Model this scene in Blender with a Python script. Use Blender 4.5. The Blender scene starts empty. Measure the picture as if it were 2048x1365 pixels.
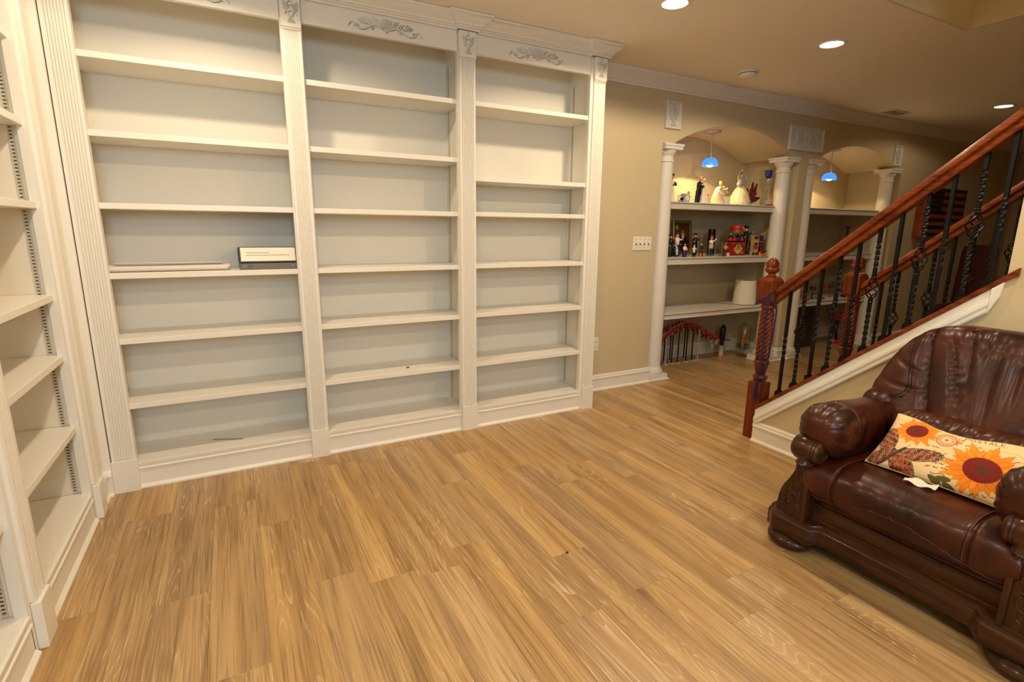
import bpy, math, random
import numpy as np
from mathutils import Vector, Matrix

# ------------------------------------------------------------------ scene, camera, light, exposure
sc = bpy.context.scene
C = sc.collection
random.seed(7)
PI = math.pi

CAM_Z = 1.45
YAW, PITCH, ROLL = 0.4905, 0.21307, 0.01104
cam_data = bpy.data.cameras.new('camera')
cam_data.sensor_width = 36.0
cam_data.lens = 1044.85 / 2048 * 36.0
cam_data.clip_start = 0.05
cam = bpy.data.objects.new('camera', cam_data)
C.objects.link(cam)
_f = Vector((math.sin(YAW) * math.cos(PITCH), math.cos(YAW) * math.cos(PITCH), -math.sin(PITCH)))
_r = Vector((math.cos(YAW), -math.sin(YAW), 0))
_u = _r.cross(_f)
_r2 = _r * math.cos(ROLL) + _u * math.sin(ROLL)
_u2 = -_r * math.sin(ROLL) + _u * math.cos(ROLL)
m4 = Matrix((( _r2.x, _u2.x, -_f.x, 0), (_r2.y, _u2.y, -_f.y, 0), (_r2.z, _u2.z, -_f.z, CAM_Z), (0, 0, 0, 1)))
cam.matrix_world = m4
sc.camera = cam

sc.view_settings.view_transform = 'Standard'
sc.view_settings.look = 'None'
sc.view_settings.gamma = 1.0
sc.view_settings.use_curve_mapping = False
sc.view_settings.exposure = 0.0
sc.cycles.max_bounces = 8
sc.cycles.diffuse_bounces = 5
sc.cycles.transmission_bounces = 6
sc.cycles.glossy_bounces = 3
sc.cycles.adaptive_threshold = 0.04
sc.cycles.caustics_reflective = False
sc.cycles.caustics_refractive = False

world = bpy.data.worlds.new('world')
sc.world = world
world.use_nodes = True
world.node_tree.nodes['Background'].inputs[0].default_value = (0.55, 0.75, 1.0, 1)
world.node_tree.nodes['Background'].inputs[1].default_value = 0.6

def add_area(name, loc, rot, sx, sy, power, col):
    d = bpy.data.lights.new(name, 'AREA')
    d.shape = 'RECTANGLE'; d.size = sx; d.size_y = sy; d.energy = power; d.color = col
    o = bpy.data.objects.new(name, d); C.objects.link(o)
    o.location = loc; o.rotation_euler = rot
    return o

# cool fill light through an unseen window put into the wall behind the camera
FILL_POWER = 58
FILL_COL = (0.50, 0.78, 1.0)
add_area('window_daylight', (-0.15, -2.38, 2.20), (PI / 2, 0, 0), 0.95, 0.72, FILL_POWER, FILL_COL)

CAN_COL = (1.0, 0.785, 0.53)
CAN_POWER = 58
# (x, y, relative strength) of the recessed ceiling lamps
CANS = [(0.0, 2.55, 1.0), (2.41, 2.55, 1.0), (3.86, 2.51, 0.72), (7.20, 2.74, 0.22),
        (0.0, 0.65, 1.0), (2.41, 0.65, 1.0), (0.0, -1.2, 1.0), (2.41, -1.2, 1.0)]

# ------------------------------------------------------------------ helpers
class MB:
    def __init__(s):
        s.v = []; s.f = []
    def add(s, vs, fs):
        o = len(s.v)
        s.v.extend([tuple(p) for p in vs])
        s.f.extend([tuple(i + o for i in f) for f in fs])
        return s
    def box(s, x0, x1, y0, y1, z0, z1):
        vs = [(x0, y0, z0), (x1, y0, z0), (x1, y1, z0), (x0, y1, z0), (x0, y0, z1), (x1, y0, z1), (x1, y1, z1), (x0, y1, z1)]
        return s.add(vs, [(0, 3, 2, 1), (4, 5, 6, 7), (0, 1, 5, 4), (1, 2, 6, 5), (2, 3, 7, 6), (3, 0, 4, 7)])
    def obox(s, c, ax, ay, az):
        """oriented box, centre c and three half-axis vectors"""
        c, ax, ay, az = Vector(c), Vector(ax), Vector(ay), Vector(az)
        vs = [c + a * ax + b * ay + d * az for d in (-1, 1) for (a, b) in ((-1, -1), (1, -1), (1, 1), (-1, 1))]
        return s.add(vs, [(0, 3, 2, 1), (4, 5, 6, 7), (0, 1, 5, 4), (1, 2, 6, 5), (2, 3, 7, 6), (3, 0, 4, 7)])
    def prism(s, poly, axis, a0, a1):
        """polygon of 2-D points extruded along axis; the 2-D axes are the remaining two in xyz order"""
        n = len(poly)
        def mk(p, a):
            if axis == 'x': return (a, p[0], p[1])
            if axis == 'y': return (p[0], a, p[1])
            return (p[0], p[1], a)
        vs = [mk(p, a0) for p in poly] + [mk(p, a1) for p in poly]
        fs = [tuple(range(n))[::-1], tuple(range(n, 2 * n))]
        fs += [(i, (i + 1) % n, n + (i + 1) % n, n + i) for i in range(n)]
        return s.add(vs, fs)
    def lathe(s, prof, seg=24, c=(0, 0, 0), axis='z', rfun=None):
        """prof: (r, h) pairs, revolved about axis through c"""
        vs = []; fs = []
        n = len(prof)
        for i, (r, h) in enumerate(prof):
            for k in range(seg):
                a = 2 * PI * k / seg
                rr = r if rfun is None else rfun(r, h, a)
                p, q = rr * math.cos(a), rr * math.sin(a)
                if axis == 'z': vs.append((c[0] + p, c[1] + q, c[2] + h))
                elif axis == 'y': vs.append((c[0] + p, c[1] + h, c[2] + q))
                else: vs.append((c[0] + h, c[1] + p, c[2] + q))
        for i in range(n - 1):
            for k in range(seg):
                a, b = i * seg + k, i * seg + (k + 1) % seg
                fs.append((a, b, b + seg, a + seg))
        fs.append(tuple(range(seg))[::-1]); fs.append(tuple(range((n - 1) * seg, n * seg)))
        return s.add(vs, fs)
    def tube(s, pts, r, seg=8, caps=True, flat=None):
        pts = [Vector(p) for p in pts]
        n = len(pts)
        rr = r if isinstance(r, (list, tuple)) else [r] * n
        t0 = (pts[1] - pts[0]).normalized()
        up = Vector((0, 0, 1)) if abs(t0.z) < 0.9 else Vector((1, 0, 0))
        nrm = (up - t0 * up.dot(t0)).normalized()
        vs = []; fs = []
        for i in range(n):
            t = (pts[min(i + 1, n - 1)] - pts[max(i - 1, 0)]).normalized()
            nrm = (nrm - t * nrm.dot(t))
            nrm = nrm.normalized() if nrm.length > 1e-6 else t.orthogonal().normalized()
            b = t.cross(nrm)
            for k in range(seg):
                a = 2 * PI * k / seg
                o = nrm * math.cos(a) * rr[i] + b * math.sin(a) * rr[i]
                if flat is not None:
                    fv = Vector(flat[0]); o = o - fv * (o.dot(fv) * (1 - flat[1]))
                vs.append(pts[i] + o)
        for i in range(n - 1):
            for k in range(seg):
                a, b = i * seg + k, i * seg + (k + 1) % seg
                fs.append((a, b, b + seg, a + seg))
        if caps:
            fs.append(tuple(range(seg))[::-1]); fs.append(tuple(range((n - 1) * seg, n * seg)))
        return s.add(vs, fs)
    def ell(s, c, rx, ry, rz, nu=14, nv=9, rot=None):
        vs = []; fs = []
        for j in range(1, nv):
            th = PI * j / nv
            for i in range(nu):
                ph = 2 * PI * i / nu
                p = Vector((rx * math.sin(th) * math.cos(ph), ry * math.sin(th) * math.sin(ph), rz * math.cos(th)))
                if rot is not None: p = rot @ p
                vs.append(Vector(c) + p)
        t = Vector((0, 0, rz)); 
        if rot is not None: t = rot @ t
        vs.append(Vector(c) + t); vs.append(Vector(c) - t)
        T, B = len(vs) - 2, len(vs) - 1
        for j in range(nv - 2):
            for i in range(nu):
                a, b = j * nu + i, j * nu + (i + 1) % nu
                fs.append((a, a + nu, b + nu, b))
        for i in range(nu):
            fs.append((T, i, (i + 1) % nu))
            k = (nv - 2) * nu
            fs.append((B, k + (i + 1) % nu, k + i))
        return s.add(vs, fs)
    def grid(s, fn, nu, nv, closed_u=False):
        """fn(u, v) with u, v in 0..1"""
        vs = []; fs = []
        cu = nu if closed_u else nu + 1
        for j in range(nv + 1):
            for i in range(cu):
                vs.append(fn(i / nu, j / nv))
        for j in range(nv):
            for i in range(nu):
                a, b = j * cu + i, j * cu + (i + 1) % cu
                fs.append((a, b, b + cu, a + cu))
        return s.add(vs, fs)
    def loft(s, loops, cap=True):
        n = len(loops[0]); vs = []; fs = []
        for l in loops: vs.extend(l)
        for i in range(len(loops) - 1):
            for k in range(n):
                a, b = i * n + k, i * n + (k + 1) % n
                fs.append((a, b, b + n, a + n))
        if cap:
            fs.append(tuple(range(n))[::-1]); fs.append(tuple(range((len(loops) - 1) * n, len(loops) * n)))
        return s.add(vs, fs)
    def moulding(s, path, prof, closed=False):
        """prof (d, z) swept along a plan polyline path, d measured to the right of travel, corners mitred"""
        n = len(path); loops = []
        P = [Vector((p[0], p[1])) for p in path]
        for i in range(n):
            d0 = (P[i] - P[i - 1]).normalized() if i > 0 else None
            d1 = (P[i + 1] - P[i]).normalized() if i < n - 1 else None
            if d0 is None: d0 = d1
            if d1 is None: d1 = d0
            n0 = Vector((d0.y, -d0.x)); n1 = Vector((d1.y, -d1.x))
            mv = (n0 + n1)
            mv = mv / max(mv.dot(n1), 1e-6)
            loops.append([(P[i].x + mv.x * d, P[i].y + mv.y * d, z) for d, z in prof])
        return s.loft(loops)
    def mesh(s, name):
        me = bpy.data.meshes.new(name)
        me.from_pydata([tuple(p) for p in s.v], [], s.f)
        me.update()
        return me
    def build(s, name, mat, parent=None, smooth=None, bevel=None, sub=0, fix=True):
        me = s.mesh(name)
        if fix:
            import bmesh
            bm = bmesh.new(); bm.from_mesh(me)
            bmesh.ops.recalc_face_normals(bm, faces=bm.faces)
            bm.to_mesh(me); bm.free()
        if mat is not None: me.materials.append(mat)
        if smooth is not None:
            me.shade_smooth()
            if smooth < 180: me.set_sharp_from_angle(angle=math.radians(smooth))
        o = bpy.data.objects.new(name, me)
        C.objects.link(o)
        if parent is not None: o.parent = parent
        if bevel:
            b = o.modifiers.new('bevel', 'BEVEL'); b.width = bevel; b.segments = 2; b.limit_method = 'ANGLE'
            b.angle_limit = math.radians(40)
        if sub:
            m = o.modifiers.new('subdivision', 'SUBSURF'); m.levels = sub; m.render_levels = sub
        return o

def thing(name, label, cat, loc=(0, 0, 0), group=None):
    o = bpy.data.objects.new(name, None); C.objects.link(o)
    o.location = loc; o.empty_display_size = 0.1
    o['label'] = label; o['category'] = cat
    if group: o['group'] = group
    return o

def at(parent, o):
    """parent a world-space mesh without moving it"""
    o.parent = parent
    o.matrix_parent_inverse = Matrix.Translation(parent.location).inverted()
    return o

def tag(o, label, cat, group=None):
    o['label'] = label; o['category'] = cat
    if group: o['group'] = group
    return o

def struct(o, label=None):
    o['kind'] = 'structure'
    if label: o['label'] = label
    return o

def copy_tree(o, parent=None):
    c = o.copy(); C.objects.link(c)
    if parent is not None: c.parent = parent
    for ch in o.children: copy_tree(ch, c)
    return c

# ------------------------------------------------------------------ materials
def srgb(r, g, b):
    f = lambda c: (c / 255) / 12.92 if c / 255 <= 0.04045 else ((c / 255 + 0.055) / 1.055) ** 2.4
    return (f(r), f(g), f(b))

MATS = {}
def mat(name, col, rough=0.5, metal=0.0, coat=0.0, bump=0.0, bscale=60.0, spec=0.5, emit=None, estr=1.0,
        vary=0.0, vscale=4.0, trans=0.0, alpha=1.0, ior=1.45, sheen=0.0):
    m = bpy.data.materials.new(name); m.use_nodes = True
    nt = m.node_tree; b = nt.nodes['Principled BSDF']
    b.inputs['Base Color'].default_value = (*col, 1)
    b.inputs['Roughness'].default_value = rough
    b.inputs['Metallic'].default_value = metal
    b.inputs['Coat Weight'].default_value = coat
    b.inputs['Coat Roughness'].default_value = 0.12
    b.inputs['Specular IOR Level'].default_value = spec
    b.inputs['IOR'].default_value = ior
    b.inputs['Transmission Weight'].default_value = trans
    b.inputs['Alpha'].default_value = alpha
    if sheen: b.inputs['Sheen Weight'].default_value = sheen
    if emit is not None:
        b.inputs['Emission Color'].default_value = (*emit, 1); b.inputs['Emission Strength'].default_value = estr
    if bump or vary:
        tc = nt.nodes.new('ShaderNodeTexCoord')
        if bump:
            n = nt.nodes.new('ShaderNodeTexNoise'); n.inputs['Scale'].default_value = bscale; n.inputs['Detail'].default_value = 3
            nt.links.new(tc.outputs['Object'], n.inputs['Vector'])
            bp = nt.nodes.new('ShaderNodeBump'); bp.inputs['Strength'].default_value = bump; bp.inputs['Distance'].default_value = 0.004
            nt.links.new(n.outputs['Fac'], bp.inputs['Height']); nt.links.new(bp.outputs['Normal'], b.inputs['Normal'])
        if vary:
            n2 = nt.nodes.new('ShaderNodeTexNoise'); n2.inputs['Scale'].default_value = vscale; n2.inputs['Detail'].default_value = 4
            nt.links.new(tc.outputs['Object'], n2.inputs['Vector'])
            mx = nt.nodes.new('ShaderNodeMix'); mx.data_type = 'RGBA'
            mx.inputs['A'].default_value = (*[c * (1 - vary) for c in col], 1)
            mx.inputs['B'].default_value = (*[min(1, c * (1 + vary)) for c in col], 1)
            nt.links.new(n2.outputs['Fac'], mx.inputs['Factor']); nt.links.new(mx.outputs['Result'], b.inputs['Base Color'])
    MATS[name] = m
    return m

def wood(name, dark, light, axis='y', scale=14.0, stretch=14.0, rough=0.3, coat=0.3, bump=0.05, grain=0.5):
    """stretched-noise wood grain along an object axis"""
    m = bpy.data.materials.new(name); m.use_nodes = True
    nt = m.node_tree; b = nt.nodes['Principled BSDF']; L = nt.links
    tc = nt.nodes.new('ShaderNodeTexCoord'); mp = nt.nodes.new('ShaderNodeMapping')
    s = [scale, scale, scale]; s['xyz'.index(axis)] = scale / stretch
    mp.inputs['Scale'].default_value = s
    L.new(tc.outputs['Object'], mp.inputs['Vector'])
    n1 = nt.nodes.new('ShaderNodeTexNoise'); n1.inputs['Scale'].default_value = 1.0; n1.inputs['Detail'].default_value = 6
    n1.inputs['Distortion'].default_value = 0.6
    L.new(mp.outputs['Vector'], n1.inputs['Vector'])
    n2 = nt.nodes.new('ShaderNodeTexNoise'); n2.inputs['Scale'].default_value = 6.0; n2.inputs['Detail'].default_value = 3
    L.new(mp.outputs['Vector'], n2.inputs['Vector'])
    ad = nt.nodes.new('ShaderNodeMix'); ad.data_type = 'FLOAT'; ad.inputs['Factor'].default_value = grain
    L.new(n1.outputs['Fac'], ad.inputs['A']); L.new(n2.outputs['Fac'], ad.inputs['B'])
    cr = nt.nodes.new('ShaderNodeValToRGB')
    cr.color_ramp.elements[0].position = 0.36; cr.color_ramp.elements[0].color = (*dark, 1)
    cr.color_ramp.elements[1].position = 0.64; cr.color_ramp.elements[1].color = (*light, 1)
    L.new(ad.outputs['Result'], cr.inputs['Fac']); L.new(cr.outputs['Color'], b.inputs['Base Color'])
    b.inputs['Roughness'].default_value = rough; b.inputs['Coat Weight'].default_value = coat
    b.inputs['Coat Roughness'].default_value = 0.1
    b.inputs['Specular IOR Level'].default_value = 0.22
    if bump:
        bp = nt.nodes.new('ShaderNodeBump'); bp.inputs['Strength'].default_value = bump; bp.inputs['Distance'].default_value = 0.003
        L.new(ad.outputs['Result'], bp.inputs['Height']); L.new(bp.outputs['Normal'], b.inputs['Normal'])
    MATS[name] = m
    return m

WHITE = mat('white_paint', (0.80, 0.775, 0.71), 0.38)
SHELFW = mat('shelf_white', (0.80, 0.775, 0.71), 0.42)
PANELW = mat('back_panel_white', (0.77, 0.74, 0.665), 0.5)
COLW = mat('column_white', (0.76, 0.73, 0.66), 0.42)
NICHEW = mat('niche_shelf_white', (0.70, 0.67, 0.60), 0.5, bump=0.1, bscale=120)
EMBOSS = mat('embossed_trim', (0.66, 0.63, 0.56), 0.5, bump=0.9, bscale=75, vary=0.25, vscale=95)
WALL = mat('wall_beige', (0.59, 0.495, 0.315), 0.72, bump=0.04, bscale=160, vary=0.02, vscale=3)
CEIL = mat('ceiling_cream', (0.84, 0.785, 0.71), 0.8, bump=0.08, bscale=220)
GLAZE = mat('antique_glaze', (0.22, 0.20, 0.18), 0.6)
PLAST = mat('relief_plaster', (0.70, 0.68, 0.63), 0.5)
PLASTIC = mat('white_plastic', (0.82, 0.78, 0.68), 0.35)
DARK = mat('dark_slot', (0.03, 0.028, 0.025), 0.6)
STEEL = mat('standard_metal', (0.60, 0.55, 0.42), 0.45, metal=0.3)
IRON = mat('black_iron', (0.004, 0.004, 0.0045), 0.33, metal=0.0, spec=0.25, bump=0.15, bscale=120)
CHERRY = wood('cherry_wood', (0.060, 0.0085, 0.0018), (0.215, 0.040, 0.006), 'z', 10, 8, 0.30, 0.12, 0.03)
RAILW = wood('cherry_rail', (0.066, 0.0095, 0.002), (0.26, 0.052, 0.007), 'y', 16, 24, 0.30, 0.12, 0.03)
RISER = mat('riser_white', (0.7, 0.67, 0.6), 0.5)
CANRING = mat('lamp_ring', (0.8, 0.75, 0.65), 0.4)
BULB = mat('lamp_glow', (1, 0.9, 0.7), 0.4, emit=(1.0, 0.86, 0.60), estr=14)

def floor_material():
    m = bpy.data.materials.new('oak_plank'); m.use_nodes = True
    nt = m.node_tree; b = nt.nodes['Principled BSDF']; L = nt.links; N = nt.nodes.new
    geo = N('ShaderNodeNewGeometry'); oi = N('ShaderNodeObjectInfo')
    wn = N('ShaderNodeTexWhiteNoise'); wn.noise_dimensions = '1D'; L.new(oi.outputs['Random'], wn.inputs['W'])
    off = N('ShaderNodeVectorMath'); off.operation = 'MULTIPLY_ADD'
    L.new(wn.outputs['Color'], off.inputs[0]); off.inputs[1].default_value = (7, 31, 3)
    L.new(geo.outputs['Position'], off.inputs[2])
    mp = N('ShaderNodeMapping'); mp.inputs['Scale'].default_value = (11, 0.55, 11); L.new(off.outputs[0], mp.inputs['Vector'])
    # broad streaks
    n1 = N('ShaderNodeTexNoise'); n1.inputs['Scale'].default_value = 1.0; n1.inputs['Detail'].default_value = 4; n1.inputs['Distortion'].default_value = 0.8
    L.new(mp.outputs[0], n1.inputs['Vector'])
    # fine pores
    mp2 = N('ShaderNodeMapping'); mp2.inputs['Scale'].default_value = (140, 3.2, 140); L.new(off.outputs[0], mp2.inputs['Vector'])
    n2 = N('ShaderNodeTexNoise'); n2.inputs['Scale'].default_value = 1.0; n2.inputs['Detail'].default_value = 3; L.new(mp2.outputs[0], n2.inputs['Vector'])
    # cathedral figure
    mp3 = N('ShaderNodeMapping'); mp3.inputs['Scale'].default_value = (4.2, 0.40, 4.2); L.new(off.outputs[0], mp3.inputs['Vector'])
    n3 = N('ShaderNodeTexNoise'); n3.inputs['Scale'].default_value = 1.0; n3.inputs['Detail'].default_value = 1.5; n3.inputs['Distortion'].default_value = 0.3
    L.new(mp3.outputs[0], n3.inputs['Vector'])
    mul = N('ShaderNodeMath'); mul.operation = 'MULTIPLY'; mul.inputs[1].default_value = 55; L.new(n3.outputs['Fac'], mul.inputs[0])
    fr = N('ShaderNodeMath'); fr.operation = 'FRACT'; L.new(mul.outputs[0], fr.inputs[0])
    rmp = N('ShaderNodeValToRGB'); e = rmp.color_ramp.elements
    e[0].position = 0.0; e[0].color = (1, 1, 1, 1); e[1].position = 0.30; e[1].color = (0, 0, 0, 1)
    L.new(fr.outputs[0], rmp.inputs['Fac'])
    # limed lines appear only in patches
    n4 = N('ShaderNodeTexNoise'); n4.inputs['Scale'].default_value = 2.2; n4.inputs['Detail'].default_value = 2; L.new(off.outputs[0], n4.inputs['Vector'])
    r4 = N('ShaderNodeMapRange'); r4.inputs['From Min'].default_value = 0.40; r4.inputs['From Max'].default_value = 0.60; L.new(n4.outputs['Fac'], r4.inputs['Value'])
    r2 = N('ShaderNodeMapRange'); r2.inputs['From Min'].default_value = 0.40; r2.inputs['From Max'].default_value = 0.62; L.new(n2.outputs['Fac'], r2.inputs['Value'])
    lime = N('ShaderNodeMath'); lime.operation = 'MULTIPLY'; L.new(rmp.outputs['Color'], lime.inputs[0]); L.new(r4.outputs[0], lime.inputs[1])
    lime2 = N('ShaderNodeMath'); lime2.operation = 'MULTIPLY'; L.new(lime.outputs[0], lime2.inputs[0]); L.new(r2.outputs[0], lime2.inputs[1])
    # base colour ramp
    cr = N('ShaderNodeValToRGB'); ce = cr.color_ramp.elements
    ce[0].position = 0.28; ce[0].color = (0.300, 0.172, 0.068, 1)
    ce[1].position = 0.72; ce[1].color = (0.60, 0.39, 0.162, 1)
    k = cr.color_ramp.elements.new(0.5); k.color = (0.460, 0.278, 0.108, 1)
    L.new(n1.outputs['Fac'], cr.inputs['Fac'])
    # tone of each plank
    hsv = N('ShaderNodeHueSaturation'); L.new(cr.outputs['Color'], hsv.inputs['Color'])
    vr = N('ShaderNodeMapRange'); vr.inputs['To Min'].default_value = 0.93; vr.inputs['To Max'].default_value = 1.05; L.new(wn.outputs['Value'], vr.inputs['Value'])
    L.new(vr.outputs[0], hsv.inputs['Value'])
    sp = N('ShaderNodeSeparateColor'); L.new(wn.outputs['Color'], sp.inputs['Color'])
    sr = N('ShaderNodeMapRange'); sr.inputs['To Min'].default_value = 0.90; sr.inputs['To Max'].default_value = 1.04; L.new(sp.outputs['Green'], sr.inputs['Value'])
    L.new(sr.outputs[0], hsv.inputs['Saturation'])
    # dark pores
    dk = N('ShaderNodeMapRange'); dk.inputs['From Min'].default_value = 0.30; dk.inputs['From Max'].default_value = 0.5
    dk.inputs['To Min'].default_value = 0.62; dk.inputs['To Max'].default_value = 1.0; L.new(n2.outputs['Fac'], dk.inputs['Value'])
    mm = N('ShaderNodeMix'); mm.data_type = 'RGBA'; mm.blend_type = 'MULTIPLY'; mm.inputs['Factor'].default_value = 1.0
    L.new(hsv.outputs['Color'], mm.inputs['A']); L.new(dk.outputs[0], mm.inputs['B'])
    lm = N('ShaderNodeMix'); lm.data_type = 'RGBA'; lm.inputs['B'].default_value = (0.74, 0.58, 0.37, 1)
    ls = N('ShaderNodeMath'); ls.operation = 'MULTIPLY'; ls.inputs[1].default_value = 0.75; L.new(lime2.outputs[0], ls.inputs[0])
    L.new(ls.outputs[0], lm.inputs['Factor']); L.new(mm.outputs['Result'], lm.inputs['A'])
    # knots
    vo = N('ShaderNodeTexVoronoi'); vo.inputs['Scale'].default_value = 1.0
    mpk = N('ShaderNodeMapping'); mpk.inputs['Scale'].default_value = (2.6, 1.25, 2.6); L.new(off.outputs[0], mpk.inputs['Vector']); L.new(mpk.outputs[0], vo.inputs['Vector'])
    kr = N('ShaderNodeMapRange'); kr.inputs['From Min'].default_value = 0.015; kr.inputs['From Max'].default_value = 0.09
    kr.inputs['To Min'].default_value = 0.55; kr.inputs['To Max'].default_value = 0.0; L.new(vo.outputs['Distance'], kr.inputs['Value'])
    km = N('ShaderNodeMix'); km.data_type = 'RGBA'; km.inputs['B'].default_value = (0.09, 0.045, 0.018, 1)
    L.new(kr.outputs[0], km.inputs['Factor']); L.new(lm.outputs['Result'], km.inputs['A'])
    L.new(km.outputs['Result'], b.inputs['Base Color'])
    b.inputs['Roughness'].default_value = 0.34
    b.inputs['Specular IOR Level'].default_value = 0.45
    bp = N('ShaderNodeBump'); bp.inputs['Strength'].default_value = 0.10; bp.inputs['Distance'].default_value = 0.002
    L.new(n2.outputs['Fac'], bp.inputs['Height']); L.new(bp.outputs['Normal'], b.inputs['Normal'])
    return m
OAK = floor_material()
# ------------------------------------------------------------------ the room
D = 3.35            # front plane of the back bookcase
W = 3.70            # front plane of the back wall
NB = 4.33           # back of the niches
CZ = 2.74           # ceiling
XL = -0.711         # front plane of the side bookcase
XS = 3.15           # face of the stair knee wall
N1 = (3.466, 5.40); N2 = (5.546, 7.39)

def arch_pts(x0, x1, zs, zt, inset):
    """opening outline from left foot over the arch to the right foot"""
    a0, a1 = x0 + inset, x1 - inset
    c = (a0 + a1) / 2; h = zt - zs; half = (a1 - a0) / 2
    R = (half * half + h * h) / (2 * h)
    pts = [(x0, 0.0), (x0, zs)]
    a = math.asin(half / R)
    for i in range(29):
        t = -a + 2 * a * i / 28
        pts.append((c + R * math.sin(t), zt - R + R * math.cos(t)))
    pts += [(x1, zs), (x1, 0.0)]
    return pts

poly = [(-1.25, 0.0)] + arch_pts(*N1, 2.205, 2.425, 0.13) + arch_pts(*N2, 2.205, 2.40, 0.13) + [(10.6, 0.0), (10.6, CZ), (-1.25, CZ)]
wb = MB().prism(poly, 'y', W, NB)
wb.box(-1.25, 10.6, NB, NB + 0.1, 0, CZ)
struct(wb.build('wall_back', WALL))
struct(MB().box(-1.35, -1.25, -2.5, NB + 0.1, 0, CZ).build('wall_left', WALL))
struct(MB().box(10.6, 10.7, -2.5, NB + 0.1, 0, CZ).build('wall_right', WALL))
# wall behind the camera with an opening made for the cool fill
wf = MB()
wf.box(-1.35, 10.7, -2.5, -2.4, 0, 1.80); wf.box(-1.35, 10.7, -2.5, -2.4, 2.60, CZ)
wf.box(-1.35, -0.65, -2.5, -2.4, 1.80, 2.60); wf.box(0.35, 10.7, -2.5, -2.4, 1.80, 2.60)
struct(wf.build('wall_front', WALL))
for k, x0 in enumerate((-0.65,)):
    w = MB()
    w.box(x0, x0 + 1, -2.48, -2.42, 1.80, 1.84); w.box(x0, x0 + 1, -2.48, -2.42, 2.56, 2.60)
    w.box(x0, x0 + 0.04, -2.48, -2.42, 1.84, 2.56); w.box(x0 + 0.96, x0 + 1, -2.48, -2.42, 1.84, 2.56)
    w.box(x0 + 0.48, x0 + 0.52, -2.47, -2.43, 1.84, 2.56)
    struct(w.build('window_%d' % (k + 1), WHITE))  # unseen frame added around the fill opening

# ceiling slab with the stairwell opening
c = MB()
OX0, OX1, OY = 3.27, 4.36, 1.935
c.box(-1.35, OX0, -2.5, NB + 0.1, CZ, CZ + 0.3)
c.box(OX0, OX1, OY, NB + 0.1, CZ, CZ + 0.3)
c.box(OX1, 10.7, -2.5, NB + 0.1, CZ, CZ + 0.3)
struct(c.build('ceiling', CEIL))
s = MB()
s.box(OX0, OX1, OY, OY + 0.1, CZ + 0.3, 5.3)
s.box(OX1, OX1 + 0.1, -2.5, OY + 0.1, CZ + 0.3, 5.3)
s.box(OX0 - 0.1, OX0, -2.5, OY + 0.1, CZ + 0.3, 5.3)
s.box(OX0 - 0.1, OX1 + 0.1, -2.6, -2.5, CZ, 5.3)
struct(s.build('wall_stairwell', WALL))
struct(MB().box(OX0 - 0.1, OX1 + 0.1, -2.6, OY + 0.1, 5.3, 5.4).build('ceiling_stairwell', CEIL))
struct(MB().box(OX0 - 0.001, OX1 + 0.001, OY - 0.012, OY - 0.001, CZ - 0.002, CZ + 0.32).build('trim_1', WALL))
struct(MB().box(OX1 - 0.012, OX1 - 0.001, -2.5, OY - 0.012, CZ - 0.002, CZ + 0.32).build('trim_2', WALL))

# floor: one slab below, planks laid along y as its parts
fl = struct(MB().box(-1.35, 10.7, -2.5, NB + 0.1, -0.10, -0.012).build('floor', OAK))
PW, PL = 0.1925, 1.22
def plank_mesh(length):
    b = 0.0006
    m = MB(); w = PW - 0.0003; l = length - 0.0003
    x0, x1, y0, y1 = 0.0001, w, 0.0001, l
    vs = [(x0, y0, -0.012), (x1, y0, -0.012), (x1, y1, -0.012), (x0, y1, -0.012),
          (x0, y0, -b * .7), (x1, y0, -b * .7), (x1, y1, -b * .7), (x0, y1, -b * .7),
          (x0 + b, y0 + b, 0), (x1 - b, y0 + b, 0), (x1 - b, y1 - b, 0), (x0 + b, y1 - b, 0)]
    fs = [(0, 3, 2, 1), (0, 1, 5, 4), (1, 2, 6, 5), (2, 3, 7, 6), (3, 0, 4, 7), (4, 5, 9, 8), (5, 6, 10, 9), (6, 7, 11, 10), (7, 4, 8, 11), (8, 9, 10, 11)]
    m.add(vs, fs)
    me = m.mesh('plank'); me.materials.append(OAK)
    return me
full = plank_mesh(PL)
cuts = {}
XP0 = -0.193 - PW * 6
STARTS = {2: 2.27, 3: 1.05, 4: 2.97, 5: 2.20, 6: 1.70, 7: 2.62}
def put_plank(x, y, length):
    if length < 0.03: return
    if abs(length - PL) < 1e-4: me = full
    else:
        k = round(length, 3)
        if k not in cuts: cuts[k] = plank_mesh(length)
        me = cuts[k]
    o = bpy.data.objects.new('plank', me); C.objects.link(o); o.parent = fl; o.location = (x, y, 0)
rng = random.Random(12)
ncol = 46
YLO, YHI = -0.35, NB
for i in range(ncol):
    x = XP0 + i * PW
    ylo = YLO if i < 21 else 1.0
    if i > 30: ylo = 1.6
    y = STARTS.get(i, rng.uniform(0, PL))
    while y > ylo: y -= PL
    while y < YHI:
        a, bnd = max(y, ylo), min(y + PL, YHI)
        put_plank(x, a, bnd - a)
        y += PL

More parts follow.
